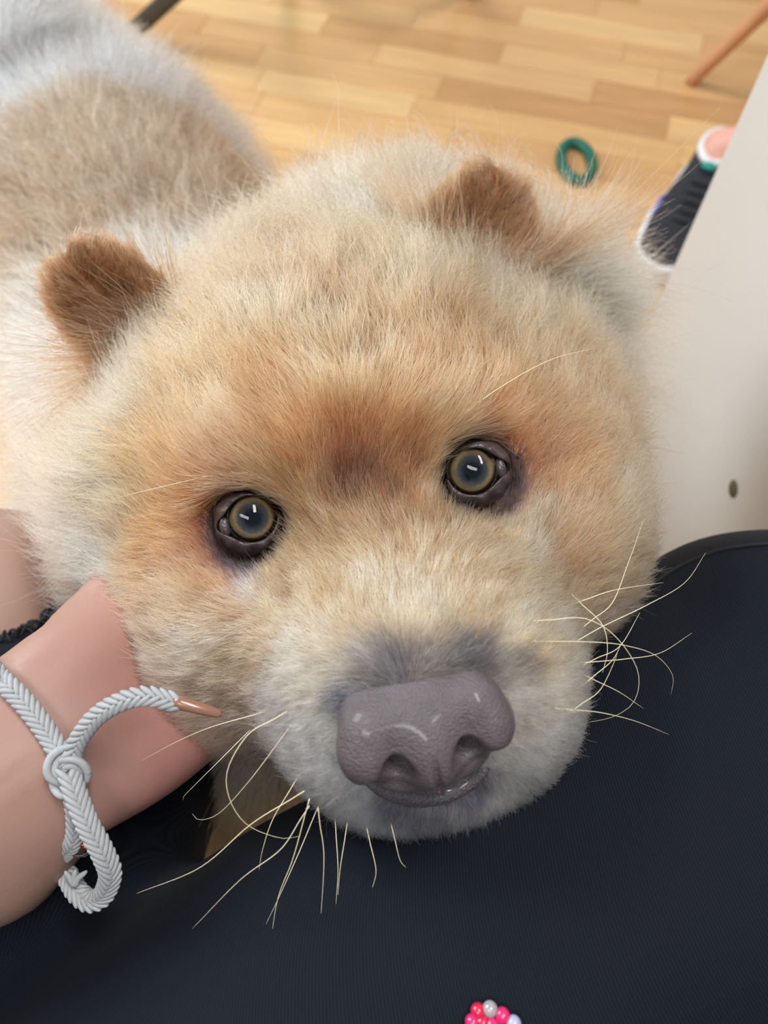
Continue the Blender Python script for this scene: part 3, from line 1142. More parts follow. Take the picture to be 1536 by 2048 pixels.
def eye_material():
    m, nt, b = nodes_of('iris')
    tc = nt.nodes.new('ShaderNodeTexCoord')
    sep = nt.nodes.new('ShaderNodeSeparateXYZ')
    nt.links.new(tc.outputs['Object'], sep.inputs[0])
    cb = nt.nodes.new('ShaderNodeCombineXYZ')
    nt.links.new(sep.outputs[0], cb.inputs[0])
    nt.links.new(sep.outputs[1], cb.inputs[1])
    ln = nt.nodes.new('ShaderNodeVectorMath')
    ln.operation = 'LENGTH'
    nt.links.new(cb.outputs[0], ln.inputs[0])
    ns = nt.nodes.new('ShaderNodeTexNoise')
    ns.inputs['Scale'].default_value = 900
    ns.inputs['Detail'].default_value = 3
    nt.links.new(tc.outputs['Object'], ns.inputs['Vector'])
    ad = nt.nodes.new('ShaderNodeMath')
    ad.operation = 'MULTIPLY_ADD'
    ad.inputs[1].default_value = 0.0012
    nt.links.new(ns.outputs['Fac'], ad.inputs[0])
    nt.links.new(ln.outputs['Value'], ad.inputs[2])
    mr = nt.nodes.new('ShaderNodeMapRange')
    mr.inputs['From Max'].default_value = 0.0105
    nt.links.new(ad.outputs[0], mr.inputs['Value'])
    cr = nt.nodes.new('ShaderNodeValToRGB')
    el = cr.color_ramp.elements
    el[0].position, el[0].color = 0.0, rgba((10, 16, 26))
    el[1].position, el[1].color = 1.0, rgba((30, 26, 28))
    for p, c in ((0.30, (12, 18, 28)), (0.42, (40, 46, 54)), (0.56, (66, 66, 66)), (0.68, (130, 114, 86)), (0.80, (160, 140, 104)), (0.87, (120, 104, 82)), (0.92, (36, 32, 34))):
        e = el.new(p)
        e.color = rgba(c)
    nt.links.new(mr.outputs[0], cr.inputs['Fac'])
    nt.links.new(cr.outputs['Color'], b.inputs['Base Color'])
    b.inputs['Roughness'].default_value = 0.6
    b.inputs['Specular IOR Level'].default_value = 0.0
    g = bpy.data.materials.new('cornea')
    g.use_nodes = True
    t = g.node_tree
    t.nodes.clear()
    out = t.nodes.new('ShaderNodeOutputMaterial')
    gl = t.nodes.new('ShaderNodeBsdfGlossy')
    gl.inputs['Roughness'].default_value = 0.02
    tr = t.nodes.new('ShaderNodeBsdfTransparent')
    fr = t.nodes.new('ShaderNodeFresnel')
    fr.inputs['IOR'].default_value = 1.42
    mx = t.nodes.new('ShaderNodeMixShader')
    t.links.new(fr.outputs[0], mx.inputs[0])
    t.links.new(tr.outputs[0], mx.inputs[1])
    t.links.new(gl.outputs[0], mx.inputs[2])
    t.links.new(mx.outputs[0], out.inputs['Surface'])
    MATS['cornea'] = g


def build_eyes(root):
    eye_material()
    mat('eyelid', (62, 50, 56), 0.35, noise=0.25, scale=300, bump=0.4, bump_scale=900, coat=0.3)
    R = 0.0118
    for E, sg, gx, gy in ((EYE_L, -1, 0.06, 0.02), (EYE_R, 1, -0.10, 0.03)):
        gaze = unit(unit(CAM - E) + XH * gx + YH * gy)
        xa = unit(XH - gaze * (XH @ gaze))
        ya = np.cross(gaze, xa)
        Mw = Matrix(((xa[0], ya[0], gaze[0], E[0]), (xa[1], ya[1], gaze[1], E[1]), (xa[2], ya[2], gaze[2], E[2]), (0, 0, 0, 1)))
        # eyeball with a flat iris set into it
        V, F = [], []
        prof = [(0.0, 0.0066), (0.0022, 0.0067), (0.0050, 0.0069), (0.0076, 0.0074), (0.0088, 0.0082)]
        for a in np.linspace(math.asin(0.0088 / R), PI, 20):
            prof.append((R * math.sin(a), R * math.cos(a)))
        n = 36
        for (r, z) in prof:
            for k in range(n):
                V.append((r * math.cos(2 * PI * k / n), r * math.sin(2 * PI * k / n), z))
        for i in range(len(prof) - 1):
            for k in range(n):
                F.append((i * n + k, (i + 1) * n + k, (i + 1) * n + (k + 1) % n, i * n + (k + 1) % n))
        eye = put('eye', mesh_from('eye', V, F), MATS['iris'])
        eye.matrix_world = Mw
        eye.matrix_basis = Mw
        eye.parent = root
        eye.matrix_parent_inverse = parent_inv(root)
        V, F = [], []
        prof = [(0.0088 * math.sin(a) / 1.0, 0.0076 + 0.0052 * math.cos(a)) for a in np.linspace(0.0, PI / 2, 12)] + [(0.0088, 0.0070)]
        for (r, z) in prof:
            for k in range(n):
                V.append((r * math.cos(2 * PI * k / n), r * math.sin(2 * PI * k / n), z))
        for i in range(len(prof) - 1):
            for k in range(n):
                F.append((i * n + k, (i + 1) * n + k, (i + 1) * n + (k + 1) % n, i * n + (k + 1) % n))
        co = put('cornea', mesh_from('cornea', V, F), MATS['cornea'])
        co.parent = eye

        # eyelids: a shell round the eyeball with an almond opening
        out = sg

        def lid(P, out=out):
            P = P.astype(float)
            r = np.sqrt((P ** 2).sum(1))
            bump_ = 0.0006 * np.sin(P[:, 0] * 900) * np.sin(P[:, 1] * 700)
            d = np.maximum(r - 0.0148 + 0.30 * np.clip(np.hypot(P[:, 0], P[:, 1]) - 0.0105, 0, 1) + bump_, 0.0121 - r)
            x, y = P[:, 0] * out, P[:, 1]
            up = np.hypot(x - 0.0008, y + 0.0016) - 0.0094
            lo = np.hypot(x - 0.0008, y - 0.0008) - 0.0094
            op = np.maximum(up, lo)
            corner = np.hypot((x - 0.0092) / 1.5, y + 0.001) - 0.0022
            op = smin(op, corner, 0.004)
            op = np.where(P[:, 2] > 0, op, 1.0)
            d = smax(d, -op, 0.0016)
            lim = np.hypot((x - 0.0036) / 1.14, (y + 0.0022) / 1.02) - 0.0118
            d = smax(d, lim, 0.002)
            return np.maximum(d, 0.001 - P[:, 2])
        me = sdf_mesh('eyelid', lid, (-0.018, -0.018, -0.001), (0.018, 0.018, 0.018), 0.00055)
        li = put('eyelid', me, MATS['eyelid'])
        li.parent = eye
        # wet inner corner
        bm = bmesh.new()
        bmesh.ops.create_uvsphere(bm, u_segments=16, v_segments=10, radius=1.0)
        for v in bm.verts:
            v.co = Vector((out * (0.0100 + 0.0020 * v.co.x), -0.0012 + 0.0036 * v.co.y, 0.0072 + 0.0016 * v.co.z))
        ca = put('third_eyelid', bm_mesh('third_eyelid', bm), MATS['eyelid'])
        ca.parent = eye


def build_nose(root):
    m = mat('nose_skin', (96, 88, 92), 0.36, noise=0.14, scale=160, bump=0.8, bump_scale=1300, coat=0.3, spec=0.5)
    A = HM

    def nf(P):
        x, y, z = P[:, 0], P[:, 1], P[:, 2]
        ax = np.abs(x)
        Pm = np.stack([ax, y, z], 1)
        d = ell(P, (0, -0.002, -0.004), (0.0235, 0.0165, 0.0140))
        qb = np.abs(P - np.array([0, 0.0030, -0.002], np.float32)) - np.array([0.0150, 0.0030, 0.0060], np.float32)
        bx_ = np.sqrt((np.maximum(qb, 0) ** 2).sum(1)) + np.minimum(qb.max(1), 0) - 0.0080
        d = smin(d, bx_, 0.006)           # top pad
        d = smin(d, ell(Pm, (0.0182, -0.0005, 0.0056), (0.0078, 0.0092, 0.0092)), 0.004)     # wings
        d = smin(d, ell(P, (0, -0.003, 0.0095), (0.0088, 0.0115, 0.0085)), 0.005)           # middle
        d = smin(d, ell(P, (0, -0.0135, 0.0022), (0.0180, 0.0060, 0.0086)), 0.005)          # lower rim
        # nostrils: comma shaped, opening forwards and curling outwards
        no = cap(Pm, (0.0105, -0.0042, 0.0200), (0.0075, 0.0015, -0.013), 0.0046, 0.0042)
        no = smin(no, cap(Pm, (0.0120, -0.0072, 0.0180), (0.0250, -0.0105, 0.0085), 0.0036, 0.0026), 0.003)
        d = smax(d, -no, 0.0022)
        # philtrum groove
        gr = np.sqrt(x ** 2 + (np.clip(z - 0.0155 - np.clip(-y - 0.004, -1, 0) * 0.3, -0.003, 1)) ** 2)
        groove = np.where((y < 0.002), 0.0009 - ax, -1)
        d = d + np.where(y < 0.003, 0.0016 * np.exp(-(x / 0.0010) ** 2) * np.clip((0.003 - y) / 0.006, 0, 1), 0)
        return d
    me = sdf_mesh('nose', nf, (-0.032, -0.026, -0.020), (0.032, 0.026, 0.024), 0.0006)
    V = np.empty(len(me.vertices) * 3, np.float32)
    me.vertices.foreach_get('co', V)
    V = hw(NOSE + V.reshape(-1, 3))
    me.vertices.foreach_set('co', V.astype(np.float32).ravel())
    me.update()
    put('nose', me, m, root)
    ml = mat('lip_skin', (84, 79, 84), 0.3, noise=0.15, scale=200, bump=1.0, bump_scale=1100, coat=0.6)
    P = [trace(dog_field, a, b) for (a, b) in ((728, 1556), (768, 1577), (825, 1589), (882, 1586), (936, 1565), (978, 1532))]
    P = spline([p + unit(CAM - p) * -0.0006 for p in P], 26)
    lp = put('lip', tube('lip', P, [0.0008 + 0.0030 * math.sin(PI * i / 25) ** 0.6 for i in range(26)], 10), ml, root)
    lp['label'] = 'wet dark lip under the nose'
    mat('philtrum', (104, 76, 88), 0.4)
    g0 = hw(NOSE + np.array([0.0, -0.0165, 0.0110]))
    P = [g0] + [trace(dog_field, a, b) + unit(CAM - at(a, b, 0.3)) * 0.0022 for (a, b) in ((886, 1588), (896, 1612))]
    put('philtrum', tube('philtrum', spline(P, 12), 0.0006, 6), MATS['philtrum'], root)


WHISKERS = [   # pixel paths, root first; last value: distance of root and tip from the lens
    ([(1165, 1210), (1205, 1250), (1215, 1300), (1205, 1345)], 0.232, 0.235),
    ([(1100, 1240), (1170, 1237), (1230, 1272), (1275, 1340), (1270, 1400), (1230, 1432), (1172, 1446)], 0.226, 0.252),
    ([(1180, 1267), (1205, 1253), (1300, 1207), (1370, 1165), (1411, 1106)], 0.232, 0.262),
    ([(1100, 1283), (1180, 1284), (1245, 1290), (1310, 1310), (1345, 1350), (1342, 1390)], 0.226, 0.256),
    ([(1194, 1316), (1240, 1292), (1280, 1225)], 0.234, 0.255),
    ([(1195, 1323), (1250, 1318), (1320, 1306), (1384, 1266)], 0.234, 0.262),
    ([(1186, 1238), (1225, 1205), (1255, 1130), (1287, 1040)], 0.236, 0.27),
    ([(1175, 1198), (1230, 1180), (1327, 1165)], 0.238, 0.262),
    ([(1195, 1363), (1240, 1385), (1287, 1417)], 0.236, 0.254),
    ([(1145, 1420), (1200, 1425), (1270, 1442), (1338, 1469)], 0.234, 0.256),
    ([(1160, 1410), (1200, 1380), (1228, 1325), (1236, 1300)], 0.235, 0.245),
    ([(1190, 1350), (1225, 1320), (1244, 1285)], 0.234, 0.245),
    ([(600, 1640), (560, 1700), (480, 1760), (385, 1857)], 0.226, 0.238),
    ([(580, 1600), (500, 1650), (400, 1735), (273, 1787)], 0.228, 0.236),
    ([(610, 1630), (585, 1720), (555, 1800), (538, 1910)], 0.225, 0.240),
    ([(625, 1640), (600, 1700), (560, 1790), (532, 1848)], 0.225, 0.238),
    ([(640, 1650), (648, 1720), (640, 1860)], 0.224, 0.240),
    ([(672, 1668), (676, 1740), (672, 1808)], 0.223, 0.236),
    ([(690, 1675), (680, 1740), (676, 1790)], 0.222, 0.236),
    ([(545, 1440), (495, 1470), (455, 1540), (460, 1600), (495, 1650), (560, 1676), (600, 1672)], 0.235, 0.232),
    ([(560, 1480), (500, 1560), (440, 1625), (400, 1640), (385, 1628)], 0.235, 0.250),
    ([(500, 1432), (420, 1455), (350, 1485), (282, 1522)], 0.250, 0.262),
    ([(580, 1580), (545, 1640), (525, 1700), (518, 1740)], 0.230, 0.236),
    ([(740, 1685), (752, 1740), (745, 1775)], 0.220, 0.232),
    ([(790, 1680), (800, 1720), (812, 1735)], 0.220, 0.232),
    ([(480, 1480), (430, 1530), (370, 1590), (366, 1600)], 0.250, 0.262),
    ([(908, 842), (1000, 775), (1100, 720), (1190, 696)], 0.262, 0.262),
    ([(495, 945), (430, 950), (330, 972), (212, 1001)], 0.262, 0.268),
    ([(640, 880), (655, 915), (657, 921)], 0.262, 0.262),
    ([(700, 880), (745, 905), (785, 930)], 0.262, 0.262),
]


def build_whiskers(root):
    mat('whisker', (236, 224, 190), 0.35, spec=0.6)
    for pts, d0, d1 in WHISKERS:
        if d0 < 0.252:
            a0, b0 = pts[0]
            a1, b1 = pts[1]
            ln_ = math.hypot(a1 - a0, b1 - b0)
            pts = [(a0 - (a1 - a0) / ln_ * 34, b0 - (b1 - b0) / ln_ * 34)] + list(pts)
        n = len(pts)
        x = np.array(pts, float)
        Ls = np.r_[0, np.cumsum(np.linalg.norm(np.diff(x, axis=0), axis=1))]
        Ls /= Ls[-1]
        hit = trace(dog_field, *pts[0])
        if hit is not None and (hit - CAM) @ FW < d0 + 0.03:
            d0 = float((hit - CAM) @ FW) - 0.0005
        P = spline([at(a, b, d0 + (d1 - d0) * t) for (a, b), t in zip(pts, Ls)], 26)
        rr_ = np.interp(np.linspace(0, 1, len(P)), [0, 0.4, 1], [0.00017, 0.00014, 0.00004])
        put('whisker', tube('whisker', P, rr_, 6), MATS['whisker'], root)


build_dog()


# =================================================================== SEATED PERSON: shorts, legs, arm and hand
SH_Z = 0.462


def shorts_field(P):
    P = np.asarray(P, np.float32)
    S = np.array([1, 1, 1.0], np.float32)
    d = cap(P, (-0.16, -0.155, SH_Z), (0.190, 0.072, SH_Z - 0.002), 0.104, 0.104)                     # thigh the chin rests on
    d = smin(d, cap(P, (-0.25, -0.22, 0.445), (-0.180, 0.060, 0.405), 0.105, 0.092), 0.04)           # other thigh
    d = smin(d, ell(P, (-0.27, -0.26, 0.50), (0.17, 0.15, 0.12)), 0.06)
    # loose folds
    d = d + 0.0022 * np.sin(P[:, 0] * 38 + P[:, 1] * 55) * np.sin(P[:, 1] * 23 - P[:, 0] * 31)
    return d


W0 = at(118, 1478, 0.272)
W1 = at(-60, 1610, 0.268)
PALM = at(275, 1378, 0.296)
ELB = np.array([-0.37, -0.08, 0.60])


def person_field(P):
    P = np.asarray(P, np.float32)
    ax = unit(PALM - W0)
    vw = unit(CAM - W0)
    sd = unit(np.cross(ax, vw))          # towards the lower-right side of the picture
    if sd @ UP > 0:
        sd = -sd
    nn = np.cross(ax, sd)
    if nn @ vw < 0:
        nn = -nn
    Ma = np.stack([ax, sd, nn])
    d = ell(P, W0, (0.060, 0.0305, 0.0215), Ma)
    # forearm: oval section made of two bones side by side
    for s in (-1, 1):
        d = smin(d, cap(P, W0 + sd * 0.0125 * s, W1 + sd * 0.017 * s, 0.0195, 0.022), 0.02)
        d = smin(d, cap(P, W1 + sd * 0.017 * s, ELB + sd * 0.016 * s, 0.022, 0.030), 0.02)
    d = smin(d, cap(P, ELB, (-0.42, -0.20, 0.88), 0.043, 0.055), 0.03)
    rel = P - W0.astype(np.float32)
    la, lb = rel @ ax.astype(np.float32), rel @ sd.astype(np.float32)
    on_ = np.exp(-((la + 0.02) / 0.045) ** 2)
    d = d - on_ * (0.0011 * np.exp(-((lb + 0.002) / 0.0022) ** 2) + 0.0009 * np.exp(-((lb - 0.0065) / 0.0020) ** 2))
    # palm, thenar and hypothenar pads
    d = smin(d, ell(P, PALM + ax * 0.006, (0.050, 0.040, 0.0165), Ma), 0.016)
    d = smin(d, ell(P, PALM - sd * 0.021 - ax * 0.010 + nn * 0.011, (0.034, 0.017, 0.015), Ma), 0.008)
    d = smin(d, ell(P, PALM + sd * 0.023 - ax * 0.006 + nn * 0.009, (0.040, 0.016, 0.015), Ma), 0.008)
    # fingers curl up behind the jaw, thumb along the cheek
    for k, (o, l) in enumerate(((-0.027, 0.92), (-0.009, 1.0), (0.009, 0.95), (0.026, 0.78))):
        a = PALM + ax * 0.045 + sd * o
        b = a + ax * 0.036 * l + sd * o * 0.25 + nn * 0.004
        c = b + ax * 0.022 * l + nn * 0.012
        e = c + ax * 0.012 * l + nn * 0.016
        d = smin(d, cap(P, a, b, 0.0098, 0.0090), 0.006)
        d = smin(d, cap(P, b, c, 0.0088, 0.0080), 0.004)
        d = smin(d, cap(P, c, e, 0.0080, 0.0070), 0.004)
    a = PALM - sd * 0.030 - ax * 0.004
    b = a - sd * 0.014 + ax * 0.030 + nn * 0.004
    c = b - sd * 0.002 + ax * 0.028 + nn * 0.003
    d = smin(d, cap(P, a, b, 0.0135, 0.0110), 0.008)
    d = smin(d, cap(P, b, c, 0.0108, 0.0085), 0.004)
    # legs inside the shorts, bare knee beside the dog, calves and feet
    kn = np.array([-0.225, 0.150, 0.415])
    d = smin(d, cap(P, (-0.28, -0.2, 0.45), kn, 0.078, 0.060), 0.02)
    d = smin(d, cap(P, kn, (-0.235, 0.155, 0.25), 0.060, 0.056), 0.03)
    d = smin(d, cap(P, (-0.235, 0.155, 0.25), (-0.24, 0.10, 0.06), 0.056, 0.034), 0.03)
    d = smin(d, cap(P, (-0.24, 0.08, 0.035), (-0.22, 0.235, 0.024), 0.035, 0.022), 0.03)
    k2 = np.array([0.185, 0.062, 0.45])
    d = smin(d, cap(P, (-0.16, -0.155, 0.46), k2, 0.085, 0.072), 0.03)
    d = smin(d, cap(P, k2, (0.20, 0.045, 0.25), 0.066, 0.056), 0.03)
    d = smin(d, cap(P, (0.20, 0.045, 0.25), (0.19, 0.02, 0.06), 0.056, 0.034), 0.03)
    d = smin(d, cap(P, (0.19, 0.0, 0.035), (0.27, 0.12, 0.024), 0.035, 0.022), 0.03)
    d = smin(d, ell(P, (-0.27, -0.27, 0.50), (0.15, 0.13, 0.10)), 0.05)
    # trunk and shoulder under the shirt
    d = smin(d, cap(P, (-0.28, -0.29, 0.55), (-0.30, -0.32, 0.86), 0.125, 0.125), 0.06)
    d = smin(d, cap(P, (-0.42, -0.20, 0.88), (-0.30, -0.32, 0.90), 0.06, 0.10), 0.05)
    return d


def shirt_field(P):
    P = np.asarray(P, np.float32)
    d = cap(P, (-0.28, -0.29, 0.56), (-0.30, -0.32, 0.86), 0.142, 0.142)
    d = smin(d, cap(P, (-0.41, -0.18, 0.80), (-0.30, -0.32, 0.90), 0.075, 0.115), 0.05)
    return d


def twill_material():
    m, nt, b = nodes_of('black_twill')
    tc = nt.nodes.new('ShaderNodeTexCoord')
    w = nt.nodes.new('ShaderNodeTexWave')
    w.wave_type = 'BANDS'
    w.bands_direction = 'DIAGONAL'
    w.inputs['Scale'].default_value = 400
    w.inputs['Distortion'].default_value = 0.6
    w.inputs['Detail'].default_value = 1
    w.inputs['Detail Scale'].default_value = 3
    mp = nt.nodes.new('ShaderNodeMapping')
    mp.inputs['Rotation'].default_value = (0, 0, 0.5)
    nt.links.new(tc.outputs['Object'], mp.inputs['Vector'])
    nt.links.new(mp.outputs[0], w.inputs['Vector'])
    n = nt.nodes.new('ShaderNodeTexNoise')
    n.inputs['Scale'].default_value = 1500
    nt.links.new(tc.outputs['Object'], n.inputs['Vector'])
    ad = nt.nodes.new('ShaderNodeMath')
    ad.operation = 'ADD'
    nt.links.new(w.outputs['Fac'], ad.inputs[0])
    nt.links.new(n.outputs['Fac'], ad.inputs[1])
    bp = nt.nodes.new('ShaderNodeBump')
    bp.inputs['Strength'].default_value = 0.3
    bp.inputs['Distance'].default_value = 0.0004
    nt.links.new(ad.outputs[0], bp.inputs['Height'])
    nt.links.new(bp.outputs['Normal'], b.inputs['Normal'])
    cr = nt.nodes.new('ShaderNodeValToRGB')
    cr.color_ramp.elements[0].color = rgba((8, 12, 20))
    cr.color_ramp.elements[1].color = rgba((16, 23, 36))
    nt.links.new(w.outputs['Fac'], cr.inputs['Fac'])
    nt.links.new(cr.outputs['Color'], b.inputs['Base Color'])
    b.inputs['Roughness'].default_value = 0.75
    b.inputs['Sheen Weight'].default_value = 0.02
    b.inputs['Specular IOR Level'].default_value = 0.16
    return m


def build_person():
    t = thing('person', 'seated person in black shorts cupping the dog\'s jaw with a bare hand', 'person', (-0.2, -0.1, 0))
    tw = twill_material()
    me = sdf_mesh('body', person_field, (-0.58, -0.52, -0.002), (0.36, 0.30, 1.05), 0.004)
    # finer hand and forearm come from the same field, so the body stays one surface
    V = np.empty(len(me.vertices) * 3, np.float32)
    me.vertices.foreach_get('co', V)
    V = V.reshape(-1, 3)
    base = np.tile(lin((164, 133, 119)), (len(V), 1))
    k = np.exp(-(((V - (PALM - [0, 0, 0])) / 0.055) ** 2).sum(1))[:, None] * 0.65
    base = base * (1 - k) + lin((170, 122, 116)) * k
    k = np.exp(-(((V - at(330, 1490, 0.29)) / 0.03) ** 2).sum(1))[:, None] * 0.7
    base = base * (1 - k) + lin((158, 98, 96)) * k
    for (a1, a2) in (((20, 1660), (95, 1490)), ((60, 1640), (150, 1400))):          # veins under the skin
        A1, A2 = at(*a1, 0.255), at(*a2, 0.258)
        h_ = np.clip(((V - A1) @ (A2 - A1)) / ((A2 - A1) @ (A2 - A1)), 0, 1)
        dv = np.linalg.norm(np.cross(V - A1, unit(A2 - A1)), axis=1)
        k = (np.exp(-(dv / 0.0045) ** 2) * (h_ > 0) * (h_ < 1))[:, None] * 0.35
        base = base * (1 - k) + lin((140, 126, 130)) * k
    set_colors(me, base)
    put('body', me, MATS['skin'], t)
    sh = put('shorts', sdf_mesh('shorts', shorts_field, (-0.52, -0.46, 0.30), (0.36, 0.24, 0.66), 0.005), tw, t)
    put('shirt', sdf_mesh('shirt', shirt_field, (-0.62, -0.52, 0.40), (-0.08, -0.04, 1.08), 0.008), tw, t)
    # stitched seam along the hem
    mat('seam_thread', (12, 14, 18), 0.8)
    P = []
    for (a, b) in ((1255, 1205), (1300, 1172), (1340, 1143), (1380, 1122), (1430, 1103), (1480, 1093), (1535, 1088), (1600, 1086)):
        p = trace(shorts_field, a, b)
        if p is not None and p[2] > 0.4:
            P.append(p + unit(CAM - p) * 0.0002)
    if len(P) > 2:
        put('seam', tube('seam', spline(P, 30), 0.0009, 8), MATS['seam_thread'], sh)
    # frilly trim on the other leg's hem
    mat('black_lace', (22, 24, 30), 0.8)
    bmv, bmf = [], []
    path = [(168, 1190), (140, 1215), (110, 1228), (85, 1240), (60, 1256), (35, 1268), (10, 1275), (-30, 1280)]
    PP = []
    for (a, b) in path:
        p = trace(shorts_field, a, b + 4)
        PP.append(p if p is not None else at(a, b, 0.36))
    PP = spline(PP, 60)
    rr = random.Random(5)
    base_fr = frames(PP)
    pts = []
    for i in range(60 * 6):
        s = i / 6.0
        k = min(58, int(s))
        c = PP[k] + (PP[k + 1] - PP[k]) * (s - k)
        t_, u_, v_ = base_fr[k]
        a = s * 3.1 + math.sin(s)
        pts.append(c + u_ * 0.0030 * math.sin(a) + v_ * 0.0030 * math.cos(a * 1.3 + math.sin(s * 0.7)) + UP * 0.001)
    put('frill', tube('frill', np.array(pts), 0.0007, 6), MATS['black_lace'], sh)
    return t


PERSON = build_person()


# =================================================================== STOOL under the seated person
def build_stool():
    t = thing('stool', 'black stool under the seated person in black shorts', 'stool', (-0.24, -0.24, 0))
    bm = bmesh.new()
    bm_box(bm, (-0.24, -0.26, 0.33), (0.42, 0.40, 0.075), bevel=0.03)
    put('seat', bm_mesh('seat', bm), MATS['black_fabric'], t)
    for sx in (-0.17, 0.17):
        for sy in (-0.16, 0.16):
            put('leg', tube('leg', [(-0.24 + sx, -0.26 + sy, 0.0), (-0.24 + sx * 0.9, -0.26 + sy * 0.9, 0.31)], [0.012, 0.016], 14), MATS['black_plastic'], t)


build_stool()


# =================================================================== BRACELET
def braid(name, P, w, parent, material, pitch=0.0026, view=None):
    """flat plaited cord: two rows of overlapping slanted strands over a core"""
    P = np.asarray(P, float)
    L = np.r_[0, np.cumsum(np.linalg.norm(np.diff(P, axis=0), axis=1))]
    n = max(4, int(L[-1] / pitch))
    S = np.linspace(0, L[-1], n)
    C = np.stack([np.interp(S, L, P[:, k]) for k in range(3)], 1)
    T = np.gradient(C, axis=0)
    T = unit(T)
    nu, nv = 9, 7
    U = np.array([[math.cos(PI * j / (nv - 1)), math.sin(PI * j / (nv - 1)) * math.cos(2 * PI * i / nu), math.sin(PI * j / (nv - 1)) * math.sin(2 * PI * i / nu)] for j in range(nv) for i in range(nu)])
    Q0 = np.array([[j * nu + i, j * nu + (i + 1) % nu, (j + 1) * nu + (i + 1) % nu, (j + 1) * nu + i] for j in range(nv - 1) for i in range(nu)])
    VV, QQ = [], []
    for i in range(n):
        t = T[i]
        face = unit(CAM - C[i])
        face = unit(face - t * (face @ t))
        sd = np.cross(t, face)
        for sg in (-1, 1):
            for fs in (1, -1):
                ctr = C[i] + sd * sg * w * 0.25 + face * fs * w * 0.13 + t * (0.25 * pitch * sg)
                axis = unit(t * 0.84 - sd * sg * 0.50 + face * fs * 0.22)
                b2 = unit(face * fs - axis * ((face * fs) @ axis))
                c2 = np.cross(axis, b2)
                QQ.append(Q0 + len(VV) * nu * nv)
                VV.append(ctr + (U * np.array([w * 0.60, w * 0.21, w * 0.185])) @ np.stack([axis, b2, c2]))
    return put(name, np_mesh(name, np.vstack(VV), np.vstack(QQ)), material, parent)


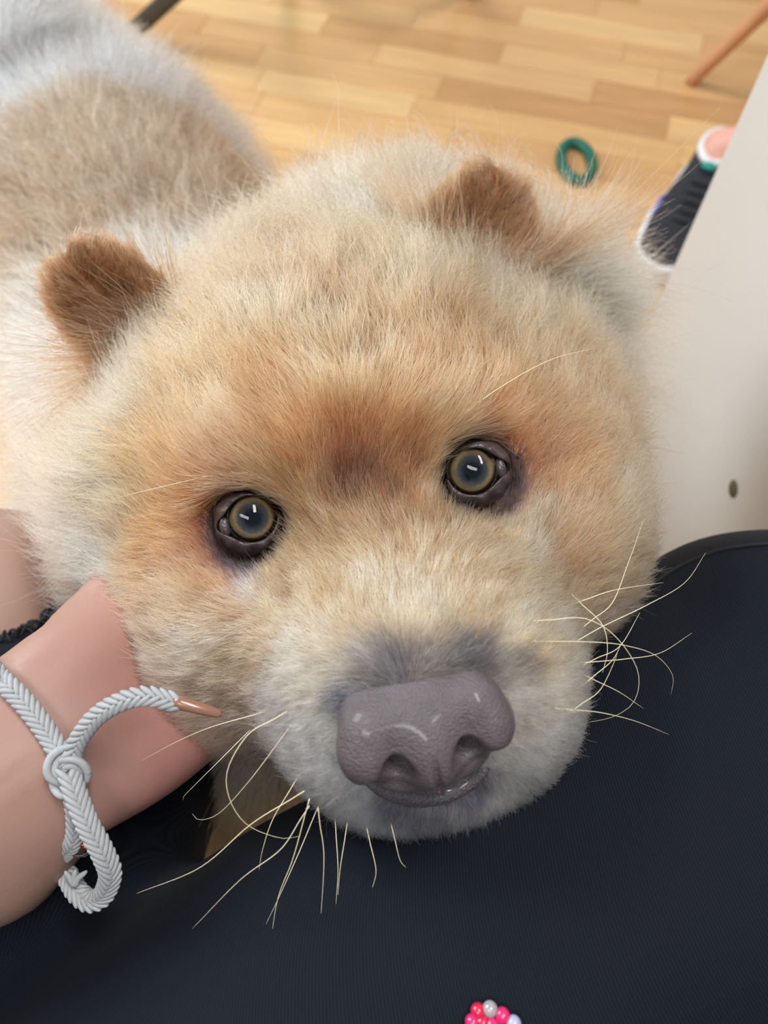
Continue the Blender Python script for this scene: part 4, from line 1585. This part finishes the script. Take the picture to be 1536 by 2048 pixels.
def build_bracelet():
    m = mat('cord_grey', (168, 171, 175), 0.62, noise=0.06, scale=400, bump=0.25, bump_scale=2500)
    mat('aglet_amber', (172, 124, 104), 0.25, coat=0.5, trans=0.35)
    mat('copper', (190, 100, 60), 0.3, metal=0.9)
    mat('silver', (190, 192, 196), 0.2, metal=1.0)

    def on(px, py, lift_=0.003, d=None):
        p = trace(person_field, px, py) if d is None else at(px, py, d)
        if p is None:
            p = at(px, py, 0.27)
        return p + unit(CAM - p) * lift_
    kn = on(139, 1540, 0.006)
    t = thing('bracelet', 'plaited pale grey cord bracelet knotted round the wrist', 'bracelet', tuple(kn))
    w = 0.0062
    dk = float((kn - CAM) @ FW)
    loop = [on(-60, 1310, 0.002), on(-25, 1330), on(5, 1362), on(40, 1396), on(75, 1438), on(106, 1484), on(128, 1525, 0.005)]
    braid('cord', spline(loop, 80), w, t, m)
    back = [on(140, 1550, 0.005), on(146, 1600), on(150, 1650, 0.003), at(143, 1690, dk + 0.008), at(112, 1722, dk + 0.022), at(60, 1745, dk + 0.040), at(-20, 1690, dk + 0.05), at(-70, 1560, dk + 0.05)]
    braid('cord', spline(back, 90), w * 0.85, t, m)
    tail = [at(142, 1532, dk - 0.002), at(152, 1490, dk - 0.004), at(190, 1437, dk - 0.008), at(240, 1405, dk - 0.010), at(295, 1393, dk - 0.010), at(352, 1405, dk - 0.008)]
    braid('cord_tail', spline(tail, 80), w * 0.9, t, m)
    ag = [at(346, 1403, dk - 0.008), at(362, 1407, dk - 0.008), at(400, 1417, dk - 0.007), at(436, 1427, dk - 0.006), at(443, 1428, dk - 0.006)]
    a = put('cord_tip', tube('cord_tip', ag, [0.0021, 0.0022, 0.0019, 0.0015, 0.0007], 14), MATS['aglet_amber'], t)
    a['label'] = 'clear amber plastic tip'
    down = [at(138, 1545, dk - 0.003), at(152, 1590, dk - 0.004), at(176, 1650, dk - 0.004), at(205, 1705, dk - 0.002), at(220, 1750, dk + 0.002), at(205, 1790, dk + 0.008), at(178, 1800, dk + 0.012), at(152, 1780, dk + 0.016), at(132, 1745, dk + 0.022)]
    braid('cord_loop', spline(down, 110), w * 1.05, t, m)
    # frayed end
    fe = at(150, 1770, dk + 0.014)
    for k in range(3):
        d = unit(UP * 1.0 + AX * (0.5 * (k - 1)) + BACK * 0.3)
        put('frayed_end', tube('frayed_end', spline([fe, fe + d * 0.003, fe + d * 0.0065 + AX * 0.001 * k], 8), [0.0013, 0.0013, 0.0012, 0.0012, 0.001, 0.001, 0.0008, 0.0004], 8), m, t)
    # knot: a short cord wound round itself
    X, Y, Z = AX, UP, BACK
    kc = kn + BACK * 0.0015
    k = None
    for o_ in (-0.0010, 0.0010):
        pts = []
        for s in np.linspace(0, 2 * PI, 90):
            r = 0.0033 + o_ + 0.0013 * math.cos(3 * s)
            pts.append(kc + X * (r * math.cos(2 * s)) * 1.2 + Y * (r * math.sin(2 * s)) * 1.35 + Z * (0.0024 * math.sin(3 * s) + o_ * 0.4))
        put('knot', tube('knot', np.array(pts), 0.0013, 10, cap=False), m, t)
    # thin ring and copper beads hanging under the wrist
    rc = at(150, 1688, dk + 0.010)
    ring = [rc + X * 0.0062 * math.cos(a) + Y * 0.0038 * math.sin(a) + Z * 0.003 * math.cos(a) for a in np.linspace(0, 2 * PI, 33)]
    r = put('ring', tube('ring', ring, 0.0006, 8, cap=False), MATS['silver'], t)
    r['label'] = 'thin silver ring'
    for (a, b) in ((166, 1690), (171, 1694), (219, 1687)):
        bm = bmesh.new()
        bmesh.ops.create_uvsphere(bm, u_segments=12, v_segments=8, radius=0.0009)
        bmesh.ops.translate(bm, vec=Vector(at(a, b, dk + 0.006)), verts=bm.verts)
        put('copper_bead', bm_mesh('copper_bead', bm), MATS['copper'], t)


build_bracelet()


# =================================================================== BEAD STRAND ON THE LAP
def build_beads():
    mat('bead_pink', (214, 40, 110), 0.15, coat=0.6, sss=0.2)
    mat('bead_red', (204, 30, 72), 0.15, coat=0.6)
    mat('bead_clear', (226, 214, 222), 0.08, coat=0.8, trans=0.5)
    mat('bead_lilac', (176, 176, 206), 0.15, coat=0.6)
    pts = [(956, 2022, 'bead_red'), (980, 2018, 'bead_clear'), (1005, 2031, 'bead_pink'), (1027, 2047, 'bead_lilac'), (945, 2044, 'bead_pink'), (965, 2046, 'bead_red'),
           (985, 2052, 'bead_pink'), (1000, 2062, 'bead_red'), (1036, 2074, 'bead_pink'), (1040, 2100, 'bead_red'), (938, 2068, 'bead_red'), (940, 2094, 'bead_clear'), (950, 2118, 'bead_pink'), (1034, 2124, 'bead_clear'), (972, 2138, 'bead_red'), (1012, 2142, 'bead_pink')]
    p0 = trace(shorts_field, 990, 2060)
    t = thing('bead_strand', 'string of pink, red and clear beads lying on the black shorts', 'beads', tuple(p0))
    for (a, b, mname) in pts:
        p = trace(shorts_field, a, b)
        p = p + unit(CAM - p) * 0.0019
        bm = bmesh.new()
        bmesh.ops.create_uvsphere(bm, u_segments=20, v_segments=12, radius=0.00225)
        bmesh.ops.translate(bm, vec=Vector(p), verts=bm.verts)
        put('bead', bm_mesh('bead', bm), MATS[mname], t)


build_beads()
